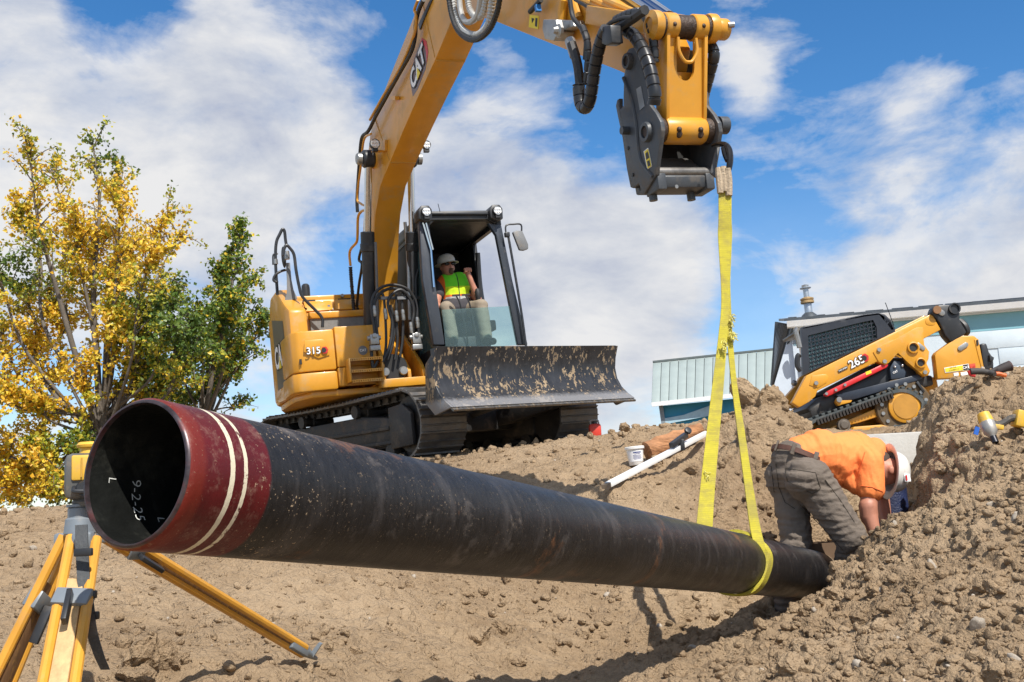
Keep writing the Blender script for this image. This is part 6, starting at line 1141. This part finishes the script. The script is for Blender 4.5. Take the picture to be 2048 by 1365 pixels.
# shed with pale metal roof
H=Fr(P(1430,760,31),-6,4)
shd=root('metal_shed',H.M,'turquoise shed with pale ribbed metal roof left of the workshop','shed'); PGR=mat('pale_metal_roof',(.31,.365,.355),.5,.1,.05,3)
def hy(px,py,y): return H.y(px,py,y)
rt0=hy(1306,728,1.7); rt1=hy(1600,697,1.7); eb0=hy(1303,808,-.3); eb1=hy(1600,775,-.3); NPN=17
rs=MB().add([rt0,rt1,eb1,eb0,rt0-Vector((0,0,.05)),rt1-Vector((0,0,.05)),eb1-Vector((0,0,.05)),eb0-Vector((0,0,.05))],[(0,3,2,1),(4,5,6,7),(0,1,5,4),(2,3,7,6),(0,4,7,3),(1,2,6,5)]).build('shed_roof',BLKP,shd)
for k in range(NPN):
    a=k/NPN+.0018; b_=(k+1)/NPN-.0018; v=MB(); up_=Vector((0,-.015,.025)); v.prism([rt0.lerp(rt1,a)+up_*.2,rt0.lerp(rt1,b_)+up_*.2,eb0.lerp(eb1,b_)+up_*.2,eb0.lerp(eb1,a)+up_*.2],up_); link('roof_panel',v.mesh('roof_panel',.004),PGR,rs)
    for u in (): c=a+(b_-a)*u; link('panel_rib',MB().bar(rt0.lerp(rt1,c)+up_*1.25,eb0.lerp(eb1,c)+up_*1.25,.05,.03).mesh('panel_rib'),PGR,rs)
MB().bar(rt0+Vector((0,0,.06)),rt1+Vector((0,0,.06)),.10,.06).build('ridge_cap',mat('ridge_dark',(.10,.12,.12),.5),shd); MB().bar(eb0+Vector((0,-.05,-.03)),eb1+Vector((0,-.05,-.03)),.08,.12).build('eave_trim',WTR,shd)
w0=hy(1325,812,.0); w1=hy(1600,785,.0); MB().prism([Vector((w0.x,0,w0.z)),Vector((w1.x,0,w1.z)),Vector((w1.x,0,w0.z-3.5)),Vector((w0.x,0,w0.z-3.5))],(0,.2,0)).build('shed_wall',mat('turquoise_wall',(.03,.26,.42),.6,0,.1,3),shd); MB().bar((w0.x-.05,-.03,w0.z),(w0.x-.05,-.03,w0.z-3.4),.12,.12,(0,1,0)).build('corner_post',mat('grey_post',(.20,.24,.27),.6),shd)
sgn=MB(); sgn.prism([hy(x,y,-.08) for x,y in((1325,838),(1368,830),(1430,808),(1430,830),(1325,850))],(0,.03,0)); sgn.build('lower_band',mat('pale_blue_band',(.35,.52,.62),.6),shd)
# ------------------------------------------------------------------ survey tripod and laser level
TH=P(160,1042,2.62); tri=root('survey_tripod',Matrix.Translation(TH),'yellow and wood survey tripod with grey head, standing behind the pipe end','tripod')
q_=lambda a,b,Y:P(a,b,Y)-TH
TY=mat('tripod_yellow',(.62,.30,.035),.4,0,.12,9,dust=.3,ds=16,dlev=.55); TWD=mat('pale_worn_wood',(.55,.36,.17),.65,0,.18,6,stretch=(9,9,.8),dust=.35,ds=20,dlev=.55,dcol=(.30,.18,.08)); TDW=mat('peeling_dark_wood',(.20,.105,.045),.75,0,.3,8,stretch=(6,6,1),dust=.7,ds=9,dlev=.55,dcol=(.55,.30,.06)); TGR=mat('tripod_grey',(.20,.23,.26),.45,.2,.1,12,dust=.25,ds=20,dlev=.55)
MB().lathe([(.0,.034),(.026,.034),(.029,.03),(.029,.008),(.034,.004),(.038,-.03),(.034,-.036),(.0,-.036)],(0,0,.0),(0,0,1),24).build('tripod_head',TGR,tri)
hd_=MB(); hd_.lathe([(.032,.040),(.032,.034),(.02,.032)],(0,0,0),(0,0,1),20); hd_.build('head_plate',TGR,tri)
def leg(tl,tr,bl,br,board,foot,clampt=.28):
    t0=(tl+tr)/2; b0=(bl+br)/2
    lg_=MB().tube([tl,bl],.0125,10).build('leg',TY,tri)
    link('leg_rail',MB().tube([tr,br],.0125,10).mesh('leg_rail'),TY,lg_)
    w=(tr-tl); i0=tl.lerp(bl,clampt*.7); i1=tr.lerp(br,clampt*.7); d=(bl-tl).normalized(); nrm=w.cross(d).normalized()
    if nrm.y>0: nrm=-nrm
    f_=.2; q=[i0.lerp(i1,f_),i0.lerp(i1,1-f_),tr.lerp(br,1.05).lerp(tl.lerp(bl,1.05),f_),tl.lerp(bl,1.05).lerp(tr.lerp(br,1.05),f_)]
    link('inner_board',MB().prism([x+nrm*.008 for x in q],-nrm*.02).mesh('inner_board',.002),board,lg_)
    link('leg_hinge',MB().box(t0+d*.01,(.05,.03,.045)).mesh('leg_hinge',.008),TGR,lg_)
    c0=tl.lerp(bl,clampt);c1=tr.lerp(br,clampt); link('leg_clamp',MB().bar(c0-w*.15,c1+w*.15,.045,.035,nrm).mesh('leg_clamp',.004),TGR,lg_); link('clamp_lever',MB().bar(c0.lerp(c1,.5)+nrm*.03,c0.lerp(c1,.5)+nrm*.035+d*.09,.012,.022,nrm).mesh('clamp_lever',.002),BLK,lg_)
    if foot: 
        e=bl.lerp(br,.5); link('leg_foot',MB().bar(e-d*.10,e+d*.01,.034,.036).mesh('leg_foot',.006),TGR,lg_); link('leg_tip',MB().cyl(e,e+d*.09,.018,12,.006).mesh('leg_tip'),TGR,lg_); link('foot_step',MB().prism([e+d*.04+Vector(x) for x in((0,0,0),(.03,0,.035),(.04,.0,.03),(.012,0,-.01))],(0,.03,0)).mesh('foot_step'),TGR,lg_)
    return lg_
def ext(a,b,k): return a.lerp(b,k)
# front leg (pale wood), left leg (dark wood), right leg running out to the foot on the slope
a,b,c,d=q_(142,1075,2.58),q_(193,1078,2.58),q_(86,1365,2.30),q_(150,1365,2.30); leg(a,b,ext(a,c,2.1),ext(b,d,2.1),TWD,False,.22)
a,b,c,d=q_(128,1072,2.62),q_(140,1082,2.66),q_(-4,1340,2.55),q_(24,1365,2.62); leg(a,b,ext(a,c,1.9),ext(b,d,1.9),TDW,False,.25)
g_=hit(640,1325); fo=P(640,1322,g_-.02)-TH; st_=Vector((.05,.03,-.03)); w_=Vector((.0,-.01,.035)); w2=Vector((.018,-.012,.03))
dl=fo-st_; leg(st_+w2*.42,st_-w2*.42,fo-dl*.10+w2*.36,fo-dl*.10-w2*.36,TDW,True,.12)
STR=mat('black_strap',(.05,.055,.06),.7,0,.15,20,bump=.3,bs=120,dust=.4,ds=12,dlev=.5,dcol=(.2,.19,.17))
vs=[]; pts=spline([q_(x,y,Y) for x,y,Y in((162,1050,2.53),(163,1090,2.50),(165,1130,2.49),(168,1170,2.47),(176,1215,2.46),(182,1260,2.45),(197,1310,2.46),(210,1340,2.48))],5)
for i,p in enumerate(pts):
    t_=i/(len(pts)-1); w=.0145*(1-.25*t_); tw=.5*math.sin(t_*4); vs+=[p+Vector((-w,-w*tw*.5,0)),p+Vector((w,w*tw*.5,0)),p+Vector((w,w*tw*.5+.004,0)),p+Vector((-w,-w*tw*.5+.004,0))]
n=len(pts); MB().add(vs,[(4*i+k,4*i+(k+1)%4,4*i+4+(k+1)%4,4*i+4+k) for i in range(n-1) for k in range(4)]).build('carry_strap',STR,tri)
for x,y in((167,1105),(175,1190),(180,1232)): MB().box(q_(x,y,2.465),(.042,.014,.018)).build('strap_buckle',BLK,tri,.003)
LO=TH+Vector((.022,0.01,.036)); las=root('laser_level',Matrix.Translation(LO)@Matrix.Rotation(math.radians(18),4,'Z')@Matrix.Scale(.98,4),'grey and yellow rotating laser level on top of the survey tripod','laser level')
LGY=mat('laser_grey',(.10,.10,.095),.5,0,.12,15,dust=.3,ds=18,dlev=.55); LYE=mat('laser_yellow',(.70,.42,.05),.45,0,.08,12,dust=.3,ds=20,dlev=.55)
MB().lathe([(0,0),(.042,0),(.045,.01),(.04,.018)],(0,0,0),(0,0,1),20).build('base_ring',LGY,las)
MB().prism([(-.06,-.05,.016),(.06,-.05,.016),(.06,.05,.016),(-.06,.05,.016)],(0,0,.115)).build('laser_body',LGY,las,.018); MB().bb((-.042,-.058,.062),(.044,-.048,.125)).build('front_panel',LYE,las,.006)
for k in range(3): MB().bb((-.02+k*.016,-.062,.07),(-.016+k*.016,-.058,.118)).build('panel_ridge',mat('panel_dark_yellow',(.5,.28,.04),.5),las)  # ridges in a darker yellow than the front panel
MB().lathe([(0,-.02),(.018,-.02),(.022,-.012),(.022,.0)],(-.01,-.05,.04),(0,1,0),16).build('round_knob',BLK,las); MB().tube(spline([(-.035,-.055,.045),(-.03,-.07,.035),(.02,-.07,.035),(.03,-.055,.045)],5),.006,8).build('knob_guard',BLK,las)
MB().lathe([(.030,.128),(.026,.145),(.034,.147),(.036,.153),(.03,.160),(0,.162)],(0,0,0),(0,0,1),22).build('rotor_head',LYE,las)
# ------------------------------------------------------------------ trees
BARK=mat('grey_poplar_bark',(.13,.11,.09),.9,0,.3,6,bump=.5,bs=30)
def leaf_mat(name):
    m=bpy.data.materials.new(name); m.use_nodes=True; t=m.node_tree; b=t.nodes['Principled BSDF']; at=N(t,'ShaderNodeAttribute'); at.attribute_name='leaf'; L(t,at.outputs['Color'],b.inputs['Base Color']); b.inputs['Roughness'].default_value=.45
    tr=N(t,'ShaderNodeBsdfTranslucent'); L(t,at.outputs['Color'],tr.inputs[0]); mx=N(t,'ShaderNodeMixShader'); mx.inputs[0].default_value=.32; L(t,b.outputs[0],mx.inputs[1]); L(t,tr.outputs[0],mx.inputs[2]); L(t,mx.outputs[0],t.nodes['Material Output'].inputs[0]); return m
LEAF=leaf_mat('poplar_leaf')
def tree(base,fork,tips,Y,label,colf,seed,nleaf,lsz,spread,group,trunk_r=.2,bare=()):
    rr=random.Random(seed); O=P(base[0],base[1],Y); O.z=hgt(O.x,O.y)-.2; T0=root('poplar_tree',Matrix.Translation(O),label,'tree',group)
    fk=P(fork[0],fork[1],Y)-O; wood=MB(); trunk=spline([Vector((0,0,0)),fk*.5+Vector((.05,0,0)),fk],6); wood.tube(trunk,.1,10,rf=lambda l,t:trunk_r*(1-.35*t)); twigs=[]
    for (px,py,wt) in tips:
        tp=P(px,py,Y+rr.uniform(-1.6,1.6))-O; st=fk*rr.uniform(.72,1.0); d=tp-st; mid=st+d*.45+Vector((d.x*.12,rr.uniform(-.2,.2),-abs(d.x)*.10+.1)); m2=st+d*.75+Vector((rr.uniform(-.15,.15),rr.uniform(-.2,.2),rr.uniform(-.05,.1)))
        path=spline([st,mid,m2,tp],7); r0=.012+.0065*d.length*rr.uniform(.7,1.3); wood.tube(path,r0,7,rf=lambda l,t,r0=r0:r0*(1-.93*t)+.004)
        n=len(path); nb=int(7+d.length*4*wt)
        for k in range(nb):
            i=int(n*(.32+.66*rr.random()**.8)); i=min(i,n-2); p=path[i]; ax=(path[i+1]-path[i]).normalized(); o=Vector((rr.gauss(0,1),rr.gauss(0,1),rr.gauss(.35,.8))); o=(o+ax*.8).normalized(); ln=rr.uniform(.3,.95)*spread*(1.15-.5*i/n)
            e=p+o*ln; c=p+o*ln*.5+Vector((0,0,.06)); tw=spline([p,c,e],3); wood.tube(tw,.01,5,rf=lambda l,t:.011*(1-t)+.003); twigs.append((tw,wt))
        twigs.append((path[n//2:],wt*1.2))
    wood.build('trunk',BARK,T0,ang=60,merge=False)
    V=[];C=[]; tot=sum(len(t_[0])*t_[1] for t_ in twigs)
    for tw,wt in twigs:
        k=max(3,int(nleaf*len(tw)*wt/tot)); 
        cj=rr.uniform(-.16,.16)
        for _ in range(k):
            t_=rr.random()**.6*(len(tw)-1); i=min(int(t_),len(tw)-2); c=tw[i].lerp(tw[i+1],t_-i)+Vector((rr.gauss(0,.05),rr.gauss(0,.05),rr.gauss(0,.05)))*1.1
            nrm=Vector((rr.gauss(0,1),rr.gauss(-.5,.8),rr.gauss(.5,.8))).normalized(); a_,e1,e2=basis_of(nrm); an=rr.uniform(0,6.28); u=e1*math.cos(an)+e2*math.sin(an); w=nrm.cross(u); s=lsz*rr.uniform(.6,1.2)
            fold=nrm*s*.16
            V+=[c-u*s*.5,c+w*s*.48-u*s*.18+fold,c+u*s*.55+w*s*.12,c-w*s*.48-u*s*.18+fold]; C.append(colf(c+O,rr,cj))
    nv=len(V); me=bpy.data.meshes.new('crown'); me.from_pydata([v[:] for v in V],[],[f for i in range(0,nv,4) for f in((i,i+1,i+2),(i,i+2,i+3))]); at=me.color_attributes.new('leaf','FLOAT_COLOR','POINT'); arr=np.repeat(np.array([(*c,1) for c in C],dtype=np.float32),4,axis=0); at.data.foreach_set('color',arr.ravel())
    tag(link('crown',me,LEAF,T0),None,kind='stuff'); return T0
YL=[(.76,.50,.03),(.74,.42,.03),(.64,.52,.04),(.80,.56,.06)]; GL=[(.09,.16,.022),(.12,.19,.025),(.16,.22,.03),(.06,.11,.018)]; LG=[(.40,.38,.03),(.28,.31,.025),(.48,.42,.035)]
def proj(p): d=p.dot(CF); return 1024+FPX*p.dot(CR)/d, 682.5-FPX*p.dot(CU)/d
def col_y(p,rr,cj):
    x,y=proj(p); f=.74-.0013*max(0,x-140)-.0002*max(0,y-330)+.26*math.sin(x*.013+y*.009)+.22*math.sin(y*.021-x*.006)+cj*1.5+rr.gauss(0,.13)
    c=rr.choice(YL) if f>.55 else (rr.choice(LG) if f>.28 else rr.choice(GL)); k=rr.uniform(.8,1.15); return (c[0]*k,c[1]*k,c[2]*k)
def col_g(p,rr,cj):
    c=rr.choice(GL) if rr.random()<.74-.8*max(0,cj) else rr.choice(LG+YL[:1]); k=rr.uniform(.8,1.35); return (c[0]*k,c[1]*k,c[2]*k)
tips=[(60,285,.7),(100,330,.8),(185,275,.6),(235,315,.8),(25,420,1),(340,425,.8),(365,462,.6),(265,470,1),(150,420,1.1),(190,470,1.2),(305,520,1.1),(15,560,1.1),(-90,440,1),(-60,600,1),(95,590,1.2),(250,560,1.3),(330,600,1.1),(300,690,1.4),(60,680,1.2),(-50,780,1),(20,790,1.4),(90,830,1.4),(290,790,1.3),(360,760,1.2),(40,900,1.4),(140,900,1.3),(10,980,1.2),(-80,920,1),(230,640,1.3),(-110,690,1),(160,760,1.2),(90,980,1.0),(190,960,1.0),(340,860,1.0),(270,900,1.0),(380,700,.9),(300,620,1.1),(345,650,1.1),(395,640,1.0),(415,700,1.0),(360,590,.8),(240,400,.7),(30,1010,1.1),(-40,1000,1.0),(110,1015,1.0),(60,960,1.0),(160,1000,.9)]
tree((200,1010),(205,830),tips,17.5,'tall poplar tree with yellow autumn leaves left of the excavator',col_y,4,46000,.072,1.0,'poplar trees beyond the slope',.13)
tips=[(482,452,1.1),(462,500,1.2),(440,540,1),(500,560,1.0),(525,640,1.0),(505,625,.9),(470,600,1.3),(400,620,1.1),(430,670,1.3),(480,690,1.2),(390,690,1.2),(450,740,1.1),(410,780,1.2),(350,690,1.0),(370,800,1.0),(330,780,1.0),(475,812,.35)]
tree((395,1000),(405,810),tips,19.5,'smaller dark green poplar tree just right of the yellow one',col_g,9,13000,.078,.72,'poplar trees beyond the slope',.08)
